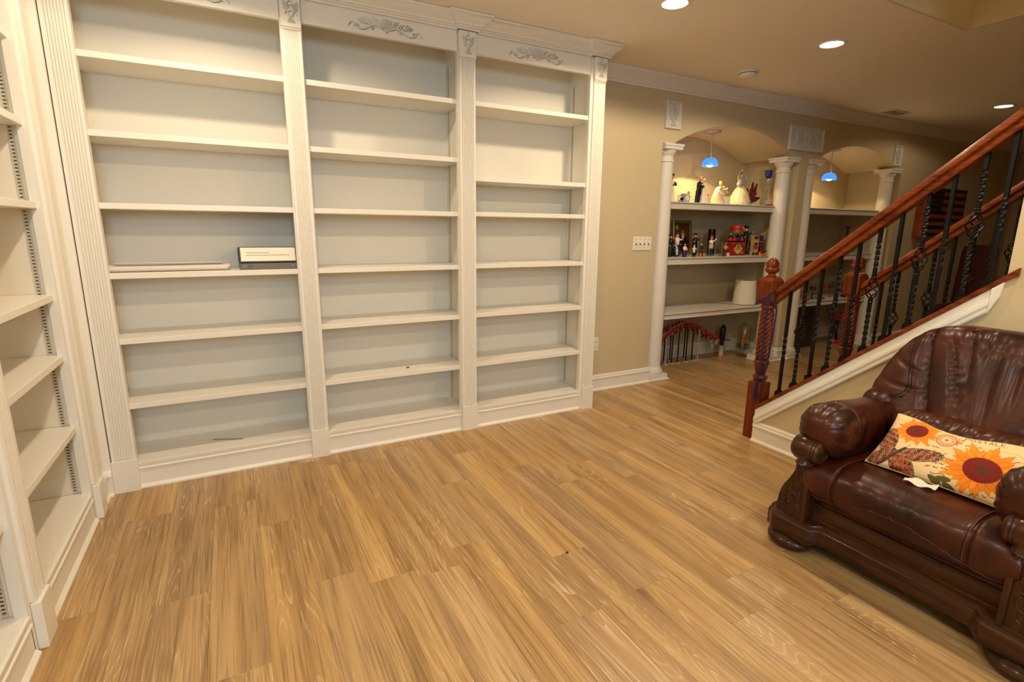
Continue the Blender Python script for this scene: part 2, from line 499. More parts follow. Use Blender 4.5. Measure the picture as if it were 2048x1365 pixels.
# baseboards
BASEP = [(0, 0), (0.030, 0), (0.030, 0.008), (0.018, 0.020), (0.016, 0.022), (0.016, 0.105), (0.022, 0.109), (0.022, 0.117), (0.014, 0.122), (0.014, 0.135), (0.006, 0.146), (0, 0.146)]
def baseboard(name, path):
    return struct(MB().moulding(path, BASEP).build(name, WHITE, smooth=30))
baseboard('baseboard_back', [(2.56, W), (N1[0] + 0.012, W)])
baseboard('baseboard_pier', [(N1[1], W + 0.18), (N1[1], W), (N2[0], W), (N2[0], W + 0.18)])
baseboard('baseboard_far', [(N2[1], W + 0.18), (N2[1], W), (10.6, W)])
baseboard('baseboard_niche', [(N1[0], W + 0.22), (N1[0], NB), (N1[1], NB), (N1[1], W + 0.2)])
baseboard('baseboard_niche', [(N2[0], W + 0.22), (N2[0], NB), (N2[1], NB), (N2[1], W + 0.2)])
# wall crown
CR = [(0, 2.628), (0.012, 2.628), (0.014, 2.642), (0.026, 2.650), (0.030, 2.664), (0.050, 2.685), (0.072, 2.700), (0.080, 2.712), (0.092, 2.718), (0.095, 2.739), (0, 2.739)]
struct(MB().moulding([(2.56, W), (10.6, W)], CR).build('trim_3', WHITE, smooth=40))

# ------------------------------------------------------------------ relief ornaments
def spiral(cx, cz, r0, r1, a0, turns, n=16):
    return [(cx + (r0 + (r1 - r0) * i / n) * math.cos(a0 + turns * 2 * PI * i / n), cz + (r0 + (r1 - r0) * i / n) * math.sin(a0 + turns * 2 * PI * i / n)) for i in range(n + 1)]

def relief_xz(lines, y, r=0.0035, yd=0.003):
    """list of 2-D polylines (x, z) with radius factors -> flattened tubes on the plane y"""
    m = MB()
    for l in lines:
        pts, f = l
        n = len(pts)
        rr = [max(0.0006, r * f * (0.45 + 0.55 * math.sin(PI * (0.12 + 0.8 * i / (n - 1))))) for i in range(n)]
        m.tube([(p[0], y - yd * 0.3, p[1]) for p in pts], rr, 6)
    return m

def scroll_lines(cx, cz, hw, hh):
    """acanthus spray: central shell, side scrolls and leaf plumes"""
    L = []
    for s in (-1, 1):
        X = lambda t: cx + s * hw * t
        Zz = lambda t: cz + hh * t
        # long S scroll
        L.append(([(X(0.10 + 0.72 * t), Zz(-0.45 + 0.35 * math.sin(t * PI * 1.9))) for t in [i / 22 for i in range(23)]], 1.2))
        L.append(([(X(0.82 + 0.05 * t), Zz(-0.45 - 0.10 * t)) for t in (0, 0.5, 1)], 0.8))
        L.append(([(X(1.0 - 0.16 * t), Zz(-0.62 + 0.5 * math.sin(t * PI * 0.8))) for t in [i / 10 for i in range(11)]], 1.0))
        sp = spiral(0, 0, 0.16, 0.02, PI * 0.5, 1.3)
        L.append(([(X(0.80 + p[0] * 0.42), Zz(-0.42 + p[1] * 1.6)) for p in sp], 0.8))
        L.append(([(X(0.40 + p[0] * 0.55), Zz(-0.35 + p[1] * 2.2)) for p in sp], 0.9))
        L.append(([(X(0.14 + p[0] * 0.5), Zz(-0.15 + p[1] * 2.0)) for p in sp], 0.9))
        # plumes
        for k in range(6):
            b = 0.16 + 0.075 * k; h = 0.95 - 0.12 * k + (0.22 if k % 2 else 0)
            L.append(([(X(b + 0.05 * t + 0.06 * t * t), Zz(-0.12 + h * t * 0.9)) for t in [i / 7 for i in range(8)]], 1.0))
        for k in range(4):
            b = 0.52 + 0.05 * k
            L.append(([(X(b + 0.08 * t), Zz(-0.1 + (0.75 - 0.12 * k) * math.sin(t * PI * 0.55))) for t in [i / 7 for i in range(8)]], 0.8))
    for k in range(-3, 4):
        L.append(([(cx + hw * 0.035 * k * (1 + 1.1 * t), cz + hh * (-0.35 + (1.3 - 0.08 * abs(k)) * t)) for t in [i / 7 for i in range(8)]], 1.0))
    sp = spiral(0, 0, 0.12, 0.015, 0, 2.0, 24)
    L.append(([(cx + p[0] * hw * 0.5, cz - 0.55 * hh + p[1] * hh * 2.0) for p in sp], 0.9))
    return L

def urn_lines(cx, cz, hw, hh):
    """two-handled lidded urn on a stepped foot"""
    P = lambda pts: [(cx + a * hw, cz + b * hh) for a, b in pts]
    L = []
    for s in (-1, 1):
        L.append((P([(s * 0.55, 0.42), (s * 0.56, 0.25), (s * 0.45, 0.0), (s * 0.28, -0.25), (s * 0.12, -0.42), (s * 0.10, -0.55), (s * 0.28, -0.66)]), 1.1))
        L.append((P([(s * 0.58, 0.42), (s * 0.80, 0.52), (s * 0.86, 0.36), (s * 0.72, 0.05), (s * 0.45, -0.1)]), 0.9))
        L.append((P([(s * 0.58, 0.45), (s * 0.72, 0.62), (s * 0.85, 0.55), (s * 0.78, 0.44)]), 0.8))
        L.append((P([(s * 0.12, 0.36), (s * 0.30, 0.12), (s * 0.36, 0.30), (s * 0.22, 0.34)]), 0.7))
        L.append((P([(s * 0.0, 0.02), (s * 0.2, -0.12), (s * 0.42, -0.02), (s * 0.6, -0.18), (s * 0.7, -0.3)]), 0.8))
    L.append((P([(-0.6, 0.42), (0, 0.38), (0.6, 0.42)]), 0.9))
    L.append((P([(-0.4, 0.46), (-0.25, 0.62), (0, 0.68), (0.25, 0.62), (0.4, 0.46)]), 1.0))
    L.append((P([(0, 0.68), (0.06, 0.8), (0, 0.92), (-0.06, 0.8), (0, 0.68)]), 0.9))
    L.append((P([(-0.34, -0.70), (0.34, -0.70)]), 1.2))
    L.append((P([(-0.48, -0.82), (0.48, -0.82)]), 1.3))
    return L

def ornament(lines, y, parent, r):
    o = relief_xz(lines, y, r).build('relief', PLAST, parent, smooth=60)
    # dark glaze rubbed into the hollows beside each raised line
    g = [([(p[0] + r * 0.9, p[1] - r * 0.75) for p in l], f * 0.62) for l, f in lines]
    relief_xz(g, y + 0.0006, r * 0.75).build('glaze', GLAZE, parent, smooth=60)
    return o

# ------------------------------------------------------------------ back bookcase
BAYS = [(-0.562, 0.343), (0.456, 1.375), (1.50, 2.409)]
PIL = [(-0.672, -0.562), (0.343, 0.456), (1.375, 1.50), (2.409, 2.540)]
bk = thing('bookcase', 'white built-in bookcase of three bays with fluted pilasters along the back wall', 'bookcase', (0.93, 3.5, 0))
def BKB(m, name, mt, parent=bk, **kw):
    o = m.build(name, mt, None, **kw)
    if parent is bk: at(bk, o)
    else: o.parent = parent
    return o
SZ = [[2.258, 1.900, 1.553, 1.198, 0.850, 0.489], [2.258, 1.900, 1.553, 1.198, 0.850, 0.487], [2.262, 1.787, 1.556, 1.200, 0.853, 0.490]]
OV = 0.045
for b, (x0, x1) in enumerate(BAYS):
    BKB(MB().box(x0 - OV, x1 + OV, 3.684, 3.698, 0, 2.72), 'back_panel', PANELW)
    for side, xs in ((0, x0 - OV), (1, x1 + OV)):
        if side == 0: pn = MB().box(xs - 0.012, xs, D + 0.02, 3.684, 0.13, 2.70)
        else: pn = MB().box(xs, xs + 0.012, D + 0.02, 3.684, 0.13, 2.70)
        sp_ = BKB(pn, 'side_panel', PANELW)
        sg = 1 if side == 0 else -1
        for yy in (D + 0.075, 3.62):
            st = MB().box(min(xs, xs + sg * 0.004), max(xs, xs + sg * 0.004), yy - 0.008, yy + 0.008, 0.16, 2.52)
            so = BKB(st, 'shelf_standard', STEEL)
            sl = MB(); z = 0.175
            while z < 2.51:
                xa, xb = xs + sg * 0.0038, xs + sg * 0.0047
                sl.box(min(xa, xb), max(xa, xb), yy - 0.0045, yy + 0.0045, z, z + 0.0045); z += 0.0142
            g_ = BKB(sl, 'slot_row', DARK); g_.matrix_world = so.matrix_world; g_.parent = so; g_.matrix_parent_inverse = Matrix.Identity(4)
            g_.location = (0, 0, 0)
    for z in SZ[b]:
        BKB(MB().box(x0 - OV + 0.004, x1 + OV - 0.004, D + 0.012, 3.682, z - 0.030, z), 'shelf', SHELFW, bevel=0.002)
    # base: bottom shelf, toe board with bead and shoe moulding
    BKB(MB().box(x0 - OV, x1 + OV, D + 0.008, 3.684, 0.130, 0.152), 'bottom_shelf', SHELFW, bevel=0.002)
    BKB(MB().moulding([(x0 - 0.005, D + 0.014), (x1 + 0.005, D + 0.014)],
        [(0, 0), (0.028, 0), (0.028, 0.008), (0.016, 0.020), (0.014, 0.022), (0.014, 0.108), (0.020, 0.112), (0.020, 0.120), (0.013, 0.125), (0.017, 0.134), (0.017, 0.150), (0, 0.152)]),
        'base_board', WHITE, smooth=30)
    # header board with carved spray
    h = BKB(MB().box(x0 - 0.004, x1 + 0.004, D, D + 0.03, 2.538, 2.72), 'header', WHITE, bevel=0.002)
    cx = [-0.11, 0.925, 1.962][b]
    o1 = ornament(scroll_lines(cx, 2.600, 0.218, 0.044), D - 0.001, None, 0.0044)
for b, (x0, x1) in enumerate(PIL):
    px0, px1 = (x0, x1) if b < 3 else (2.432, 2.532)
    if b in (1, 2): px0, px1 = x0 + 0.008, x1 - 0.008
    BKB(MB().box(x0, x1, D, D + 0.035, 0, 2.72), 'stile', WHITE)
    # fluted shaft: plan profile with round flutes, extruded upward
    yf = D - 0.018; n = 7; w = px1 - px0; edge = 0.012; pl = (w - 2 * edge) / n
    pr = [(px0, D), (px0, yf)]
    for k in range(n):
        a = px0 + edge + k * pl
        for t in range(7):
            u = t / 6
            pr.append((a + pl * (0.10 + 0.80 * u), yf + 0.0075 * math.sin(PI * u)))
    pr += [(px1, yf), (px1, D)]
    BKB(MB().prism(pr, 'z', 0.185, 2.50), 'pilaster', WHITE, smooth=35)
    BKB(MB().box(px0 - 0.004, px1 + 0.004, D - 0.030, D, 0, 0.178).prism([(px0 - 0.004, D - 0.030), (px1 + 0.004, D - 0.030), (px1, D - 0.018), (px0, D - 0.018)], 'z', 0.178, 0.186), 'base_block', WHITE, bevel=0.002)
    cxp = (px0 + px1) / 2
    bm_ = MB().box(px0 - 0.003, px1 + 0.003, D - 0.030, D, 2.500, 2.655)
    bm_.box(px0 - 0.001, px1 + 0.001, D - 0.024, D, 2.490, 2.500)
    pb = BKB(bm_, 'urn_block', WHITE, bevel=0.004)
    ornament(urn_lines(cxp, 2.582, 0.043, 0.068), D - 0.031, None, 0.0034)
# gather the ornaments as parts of the bookcase
for o in list(C.objects):
    if o.parent is None and o.name.split('.')[0] in ('relief', 'glaze'):
        at(bk, o)
        o.name = 'carved_relief' if o.name.startswith('relief') else 'relief_shading'  # dark antique glaze lines beside the carving
BKB(MB().box(2.528, 2.545, D + 0.0, 3.698, 0, 2.72), 'end_panel', WHITE)
BKB(MB().box(-0.672, -0.655, D + 0.036, 3.698, 0, 2.72), 'end_panel', WHITE)
BKB(MB().box(2.400, 2.55, D - 0.006, 3.698, 0, 0.012), 'shoe_strip', WHITE)
pth = [(-0.705, D - 0.035)]
for b, (x0, x1) in enumerate(PIL):
    if b > 0: pth += [(x0 - 0.004, D - 0.005), (x0 - 0.004, D - 0.035)]
    if b < 3: pth += [(x1 + 0.004, D - 0.035), (x1 + 0.004, D - 0.005)]
pth += [(2.542, D - 0.035), (2.542, 3.698)]
CRB = [(0, 2.655), (0.008, 2.655), (0.010, 2.664), (0.018, 2.668), (0.018, 2.675), (0.026, 2.679), (0.028, 2.688), (0.044, 2.699), (0.062, 2.712), (0.068, 2.722), (0.077, 2.726), (0.080, 2.738), (0, 2.738)]
BKB(MB().moulding(pth, CRB), 'crown_moulding', WHITE, smooth=40)

# ------------------------------------------------------------------ side bookcase (front faces +x)
lb = thing('bookcase', 'white built-in bookcase on the side wall, meeting the corner, seen at a slant', 'bookcase', (-0.9, 2.5, 0))
def LBB(m, name, mt, **kw): return at(lb, m.build(name, mt, None, **kw))
LB = [(2.235, 3.035), (1.28, 2.10), (0.30, 1.13)]      # openings along y
LXB = -1.06
LSZ = [2.215, 1.880, 1.540, 1.135, 0.855, 0.508]
for (y0, y1) in LB:
    LBB(MB().box(LXB - 0.012, LXB, y0 - 0.03, y1 + 0.03, 0, 2.72), 'back_panel', PANELW)
    for side, ys in ((0, y0 - 0.02), (1, y1 + 0.02)):
        LBB(MB().box(LXB, XL - 0.02, min(ys, ys + (1 if side else -1) * 0.012), max(ys, ys + (1 if side else -1) * 0.012), 0.13, 2.70), 'side_panel', PANELW)
        sg = 1 if side == 0 else -1
        for xx in (XL - 0.062, XL - 0.27):
            so = LBB(MB().box(xx - 0.009, xx + 0.009, min(ys, ys + sg * 0.004), max(ys, ys + sg * 0.004), 0.16, 2.60), 'shelf_standard', STEEL)
            sl = MB(); z = 0.175
            while z < 2.59:
                ya, yb = ys + sg * 0.0038, ys + sg * 0.0048
                sl.box(xx - 0.005, xx + 0.005, min(ya, yb), max(ya, yb), z, z + 0.005); z += 0.0150
            g_ = sl.build('slot_row', DARK); g_.parent = so
    for z in LSZ:
        LBB(MB().box(LXB, XL - 0.014, y0 - 0.016, y1 + 0.016, z - 0.030, z), 'shelf', SHELFW, bevel=0.002)
    LBB(MB().box(LXB, XL - 0.008, y0 - 0.016, y1 + 0.016, 0.130, 0.158), 'bottom_shelf', SHELFW, bevel=0.002)
    LBB(MB().moulding([(XL - 0.014, y0 - 0.005), (XL - 0.014, y1 + 0.005)][::1],
        [(0, 0), (0.028, 0), (0.028, 0.008), (0.016, 0.020), (0.014, 0.022), (0.014, 0.108), (0.020, 0.112), (0.020, 0.120), (0.013, 0.125), (0.017, 0.134), (0.017, 0.150), (0, 0.152)]),
        'base_board', WHITE, smooth=30)
    LBB(MB().box(XL - 0.03, XL, y0 - 0.004, y1 + 0.004, 2.538, 2.72), 'header', WHITE)
for (y0, y1) in [(3.035, 3.165), (2.10, 2.235), (1.13, 1.28)]:
    LBB(MB().box(XL - 0.035, XL, y0, y1, 0, 2.72), 'stile', WHITE)
    a0, a1 = y0 + 0.030, y1 - 0.004
    yf = XL + 0.018
    pr = [(XL, a0), (yf - 0.006, a0), (yf, a0 + 0.012)]
    n = 4; edge = 0.02; pl = (a1 - a0 - 2 * edge) / n
    for k in range(n):
        for t in range(7):
            u = t / 6
            pr.append((yf - 0.006 * math.sin(PI * u), a0 + edge + k * pl + pl * (0.1 + 0.8 * u)))
    pr += [(yf, a1), (XL, a1)]
    LBB(MB().prism(pr, 'z', 0.185, 2.66), 'pilaster', WHITE, smooth=35)
    LBB(MB().box(XL, XL + 0.030, a0 - 0.004, a1 + 0.004, 0, 0.182), 'base_block', WHITE, bevel=0.004)
# corner filler between the two units
LBB(MB().box(-0.745, -0.676, 3.315, 3.335, 0, 2.72), 'corner_filler', WHITE)
LBB(MB().box(-0.745, XL, 3.165, 3.335, 0, 2.72), 'corner_return', WHITE)
LBB(MB().moulding([(XL, 3.19), (XL, 3.315), (-0.676, 3.315)],
    [(0, 0), (0.022, 0), (0.022, 0.010), (0.012, 0.018), (0.012, 0.108), (0.018, 0.112), (0.018, 0.122), (0.008, 0.140), (0, 0.146)]), 'corner_baseboard', WHITE, smooth=30)
LBB(MB().moulding([(XL, 0.1), (XL, 3.27), (-0.68, 3.30)], CRB), 'crown_moulding', WHITE, smooth=40)
# ------------------------------------------------------------------ columns, niche shelves, plaques, switch, outlet
def column_mesh():
    m = MB()
    m.box(-0.112, 0.112, -0.112, 0.112, 0.018, 0.060)
    m.lathe([(0.105, 0.060), (0.110, 0.072), (0.108, 0.088), (0.098, 0.096), (0.100, 0.104), (0.094, 0.116), (0.087, 0.124), (0.085, 0.14)], 36)
    shaft = []
    for i in range(13):
        t = i / 12
        shaft.append((0.085 - 0.016 * max(0, (t - 0.33) / 0.67) ** 1.6, 0.13 + t * 1.92))
    m.lathe(shaft, 36)
    m.lathe([(0.069, 2.05), (0.077, 2.054), (0.077, 2.068), (0.069, 2.072), (0.069, 2.105), (0.074, 2.110), (0.078, 2.120), (0.088, 2.135), (0.094, 2.150), (0.096, 2.158)], 36)
    m.box(-0.104, 0.104, -0.104, 0.104, 2.158, 2.186)
    m.box(-0.111, 0.111, -0.111, 0.111, 2.186, 2.205)
    return m
COLX = [N1[0] + 0.13, N1[1] - 0.13, N2[0] + 0.13, N2[1] - 0.13]
COLLAB = ['white round column between the light switch and the first arched niche', 'white round column behind the front stair newel, closing the first niche',
          'white round column opening the second arched niche, beside the narrow pier', 'white round column at the far end of the second arched niche']
cm = column_mesh()
c0 = None
for x, l in zip(COLX, COLLAB):
    t = thing('column', l, 'column', (x, W + 0.085, 0), 'white niche columns')
    t['kind'] = 'thing'
    if c0 is None:
        c0 = cm.build('shaft', COLW, t, smooth=35)
        p0 = MB().box(-0.128, 0.128, -0.128, 0.112, 0, 0.020).build('plinth', COLW, t, bevel=0.006)
    else:
        for src in (c0, p0):
            k = src.copy(); C.objects.link(k); k.parent = t

def niche_shelf(x0, x1, z, th, label, group, deep=NB):
    t = thing('niche_shelf', label, 'shelf', ((x0 + x1) / 2, 4.0, z), group)
    at(t, MB().box(x0, x1, W + 0.095, deep, z - th * 0.75, z).build('board', NICHEW, None, bevel=0.002))
    at(t, MB().moulding([(x0 + 0.02, W + 0.096), (x1 - 0.02, W + 0.096)],
        [(0, z - th), (0.010, z - th), (0.013, z - th + 0.008), (0.006, z - th + 0.014), (0.008, z - 0.016), (0.016, z - 0.010), (0.016, z - 0.002), (0.010, z), (0, z)]).build('front_trim', EMBOSS, None, smooth=30))
    at(t, MB().box(x0 + 0.02, x1 - 0.02, W + 0.0835, W + 0.0845, z - 0.0165, z - 0.0125).build('glaze_line', GLAZE, None))
    return t
order = ['top', 'middle', 'lower']
for (x0, x1), nm in ((N1, 'first'), (N2, 'second')):
    for z, th, o_ in zip((1.712, 1.186, 0.636), (0.068, 0.070, 0.060), order):
        niche_shelf(x0 + 0.002, x1 - 0.002, z, th, 'white %s shelf with embossed edge in the %s arched niche' % (o_, nm), 'niche shelves')

def plaque(x0, x1, z0, z1, label, kind):
    t = thing('wall_plaque', label, 'plaque', ((x0 + x1) / 2, W, (z0 + z1) / 2), 'white relief plaques above the niches')
    y = W
    m = MB()
    # bevelled frame around a flat field
    def ring(i, yy): return [(x0 + i, yy, z0 + i), (x1 - i, yy, z0 + i), (x1 - i, yy, z1 - i), (x0 + i, yy, z1 - i)]
    m.loft([ring(0, y), ring(0, y - 0.016), ring(0.006, y - 0.022), ring(0.014, y - 0.020), ring(0.022, y - 0.010), ring(0.026, y - 0.010)], cap=False)
    r = ring(0.026, y - 0.010)
    m.add(r, [(0, 1, 2, 3)])
    at(t, m.build('panel', PLAST, None, smooth=30))
    cx, cz = (x0 + x1) / 2, (z0 + z1) / 2
    if kind == 'urn':
        L = urn_lines(cx, cz - 0.01, min(0.055, (x1 - x0) * 0.33), (z1 - z0) * 0.36)
        L += [([(cx, cz + 0.09), (cx - 0.02, cz + 0.075), (cx + 0.02, cz + 0.06), (cx, cz + 0.04)], 0.8)]
    else:
        P = lambda pts: [(cx + a * 0.18, cz + b * 0.075) for a, b in pts]
        L = []
        for s in (-1, 1):
            L.append((P([(s * 0.16, 0.55), (s * 0.3, 0.0), (s * 0.55, -0.35), (s * 0.8, -0.1), (s * 0.92, 0.35)]), 1.4))
            L.append((P([(s * 0.92, 0.6), (s * 0.95, 0.2), (s * 0.90, -0.4), (s * 0.93, -0.7)]), 1.2))
            L.append((P([(s * 0.05, 0.9), (s * 0.2, 0.6), (s * 0.22, 0.1), (s * 0.12, -0.6), (0, -0.9)]), 1.4))
        L.append((P([(-0.06, 0.3), (0.05, 0.1), (-0.05, -0.1), (0.05, -0.3)]), 1.0))
    a = relief_xz(L, W - 0.012, 0.0075).build('relief', PLAST, None, smooth=60); at(t, a)
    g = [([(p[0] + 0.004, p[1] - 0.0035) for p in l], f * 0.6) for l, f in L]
    at(t, relief_xz(g, W - 0.0118, 0.0068).build('relief_shading', GLAZE, None, smooth=60))  # antique glaze line along each raised line
plaque(3.475, 3.655, 2.325, 2.555, 'upright white plaque with an urn, above the first column by the switch', 'urn')
plaque(5.175, 5.745, 2.275, 2.515, 'wide white plaque with garland relief above the pier between the two arches', 'swag')
plaque(7.155, 7.325, 2.235, 2.475, 'upright white plaque with an urn, above the far end of the second arch', 'urn')

t = thing('light_switch', 'white four-gang wall switch plate beside the first niche column', 'switch', (3.297, W, 1.325))
at(t, MB().box(3.190, 3.405, W - 0.008, W, 1.264, 1.386).build('plate', PLASTIC, None, bevel=0.004))
for k in range(4):
    x = 3.224 + k * 0.0485
    at(t, MB().box(x - 0.005, x + 0.005, W - 0.011, W - 0.007, 1.313, 1.337).build('slot', DARK, None))
    at(t, MB().obox((x, W - 0.016, 1.329), (0.0042, 0, 0), (0, 0.010, 0.004), (0, -0.002, 0.005)).build('toggle', PLASTIC, None, bevel=0.001))
    for zz in (1.288, 1.362):
        at(t, MB().lathe([(0.003, 0), (0.003, 0.002)], 8, (x, W - 0.0102, zz), 'y').build('screw', GLAZE, None))
t = thing('power_outlet', 'white duplex power outlet low on the wall beside the bookcase', 'outlet', (2.82, W, 0.435))
at(t, MB().box(2.784, 2.858, W - 0.007, W, 0.372, 0.500).build('plate', PLASTIC, None, bevel=0.003))
for zz in (0.414, 0.458):
    r_ = at(t, MB().box(2.804, 2.838, W - 0.0095, W - 0.006, zz - 0.016, zz + 0.016).build('receptacle', PLASTIC, None, bevel=0.004))
    at(t, MB().box(2.812, 2.815, W - 0.0104, W - 0.009, zz - 0.002, zz + 0.009).box(2.827, 2.830, W - 0.0104, W - 0.009, zz - 0.002, zz + 0.009).lathe([(0.0025, 0), (0.0025, 0.001)], 8, (2.821, W - 0.0104, zz - 0.009), 'y').build('slot', DARK, None))

# ------------------------------------------------------------------ ceiling fittings
CANLAB = {1: 'glowing recessed ceiling lamp above the end of the bookcase', 2: 'glowing recessed ceiling lamp between the smoke detector and the stair opening',
          3: 'glowing recessed ceiling lamp beyond the stair handrail'}
OTH = ['recessed ceiling lamp above the first bookcase bay', '', '', '', 'recessed ceiling lamp overhead near the camera by the side bookcase', 'recessed ceiling lamp overhead in front of the armchair',
       'recessed ceiling lamp by the window behind the camera', 'recessed ceiling lamp by the far window behind the camera']
for i, (x, y, st) in enumerate(CANS):
    t = thing('recessed_lamp', CANLAB.get(i, OTH[i]), 'ceiling lamp', (x, y, CZ), 'recessed ceiling lamps')
    at(t, MB().lathe([(0.072, -0.001), (0.074, -0.006), (0.082, -0.008), (0.094, -0.004), (0.095, 0.0)], 40, (x, y, CZ - 0.0005)).build('trim_ring', CANRING, None, smooth=50))
    at(t, MB().lathe([(0.001, -0.004), (0.060, -0.004), (0.073, -0.0025)], 32, (x, y, CZ - 0.001)).build('lens', BULB, None, smooth=60))
    d = bpy.data.lights.new('can_light', 'SPOT'); d.energy = CAN_POWER * st; d.color = CAN_COL
    d.spot_size = math.radians(164); d.spot_blend = 0.22; d.shadow_soft_size = 0.05
    lo = bpy.data.objects.new('can_light', d); C.objects.link(lo); lo.location = (x, y, CZ - 0.03)
t = thing('smoke_detector', 'round white smoke detector on the ceiling in front of the wall', 'smoke detector', (3.93, 3.25, CZ))
at(t, MB().lathe([(0.075, 0), (0.075, -0.012), (0.070, -0.014), (0.070, -0.024), (0.066, -0.036), (0.05, -0.042), (0.001, -0.043)], 36, (3.93, 3.25, CZ - 0.0005)).build('housing', PLASTIC, None, smooth=50))
at(t, MB().lathe([(0.0715, -0.0145), (0.0715, -0.020)], 36, (3.93, 3.25, CZ)).build('vent_band', GLAZE, None, smooth=50))
t = thing('ceiling_vent', 'flat square air vent grille in the ceiling near the second arch', 'vent', (6.58, 3.46, CZ))
VM = mat('vent_tan', (0.80, 0.74, 0.64), 0.6)
m = MB(); cx, cy = 6.58, 3.46
for a, b_, c_, d_ in ((-0.17, 0.17, -0.085, -0.07), (-0.17, 0.17, 0.07, 0.085), (-0.17, -0.155, -0.07, 0.07), (0.155, 0.17, -0.07, 0.07)):
    m.box(cx + a, cx + b_, cy + c_, cy + d_, CZ - 0.010, CZ - 0.0005)
at(t, m.build('frame', VM, None))
for k in range(9):
    yy = cy - 0.062 + k * 0.0155
    at(t, MB().obox((cx, yy, CZ - 0.006), (0.155, 0, 0), (0, 0.006, 0.004), (0, -0.0006, 0.001)).build('louver', VM, None))

# ------------------------------------------------------------------ stairs
SX0, SX1 = XS, XS + 0.115          # knee wall under the front railing
RX = XS + 0.057                    # centre of the front railing
BX = 4.205                         # centre of the back railing
SLOPE = 0.838
def zcap(y): return 0.300 + SLOPE * (2.21 - y)      # top of the sloping cap at the near face
YN = 2.300                          # newel centre
def knee(name, x0, x1, yend):
    pts = [(YN - 0.04, 0), (YN - 0.04, zcap(YN - 0.04) - 0.03), (yend, zcap(yend) - 0.03), (yend, CZ), (-2.4, CZ), (-2.4, 0)]
    return struct(MB().prism(pts, 'x', x0, x1).build(name, WALL))
knee('wall_stair', SX0, SX1, 1.062)
struct(MB().prism([(YN - 0.04, 0), (YN - 0.04, zcap(YN - 0.04) - 0.03), (0.3, zcap(0.3) - 0.03), (0.3, 0)], 'x', BX - 0.058, BX + 0.058).build('wall_stair_far', WALL))
struct(MB().box(SX1, OX1, -2.4, OY, CZ + 0.3, CZ + 0.31).build('trim_4', WALL)) if False else None
# treads and risers
st = thing('staircase', 'carpetless wooden stair flight rising between the two railings', 'stairs', (3.7, 1.2, 0))
for k in range(12):
    y1 = 2.20 - k * 0.225; z = 0.188 * (k + 1)
    at(st, MB().box(SX1, BX - 0.058, y1 - 0.25, y1 + 0.02, z - 0.028, z).build('tread', RAILW, None, bevel=0.004))
    at(st, MB().box(SX1, BX - 0.058, y1 - 0.02, y1, z - 0.188, z - 0.028).build('riser', RISER, None))

# lamp on the landing ceiling above the stairwell
t = thing('ceiling_lamp', 'round ceiling lamp above the upstairs landing of the stairwell', 'ceiling lamp', (3.8, 0.3, 5.3))
at(t, MB().lathe([(0.001, -0.10), (0.07, -0.085), (0.13, -0.04), (0.14, 0.0)], 28, (3.8, 0.3, 5.299)).build('glass_bowl', BULB, None, smooth=60))
at(t, MB().lathe([(0.141, -0.02), (0.155, -0.018), (0.155, 0.0)], 28, (3.8, 0.3, 5.299)).build('rim', CANRING, None, smooth=60))
d = bpy.data.lights.new('landing_light', 'POINT'); d.energy = 26; d.color = (1.0, 0.74, 0.40); d.shadow_soft_size = 0.1
lo = bpy.data.objects.new('landing_light', d); C.objects.link(lo); lo.location = (3.8, 0.3, 5.12)
# painted trim below the cap on the room side
def slope_strip(x0, prof, ya, yb, off=0.0):
    """prof (d, h): d out from the wall toward -x, h below the cap underside along the vertical"""
    loops = []
    for y in (ya, yb):
        loops.append([(x0 - d, y, zcap(y) - 0.030 + off - h) for d, h in prof])
    return MB().loft(loops)
TP = [(0, 0), (0.010, 0), (0.010, 0.040), (0.013, 0.043), (0.013, 0.048), (0.020, 0.055), (0.022, 0.075), (0.013, 0.092), (0.022, 0.100), (0.020, 0.112), (0.006, 0.120), (0, 0.120)]
tm = slope_strip(XS, TP, YN - 0.04, 1.105)
struct(tm.build('trim_5', WHITE, smooth=35))
struct(MB().prism([(1.105, zcap(1.105) - 0.03), (1.105, zcap(1.105) - 0.15), (1.070, zcap(1.07) - 0.095), (1.062, zcap(1.062) - 0.03)], 'x', XS - 0.018, XS).build('trim_6', WHITE, bevel=0.003))
# upright piece next to the newel and the baseboard
struct(MB().prism([(YN - 0.04, 0), (YN - 0.04, zcap(YN - 0.04) - 0.03), (YN - 0.085, zcap(YN - 0.085) - 0.03), (YN - 0.085, 0)], 'x', XS - 0.012, XS).build('trim_7', WHITE, bevel=0.002))
struct(MB().moulding([(XS, YN - 0.04), (XS, -2.4)], BASEP).build('baseboard_stair', WHITE, smooth=30))

rl = thing('stair_railing', 'front stair railing with cherry wood handrail and black iron balusters, behind the armchair', 'railing', (RX, YN, 0))
rb = thing('stair_railing', 'back stair railing with cherry wood handrail, on the far side of the stairs', 'railing', (BX, YN, 0))

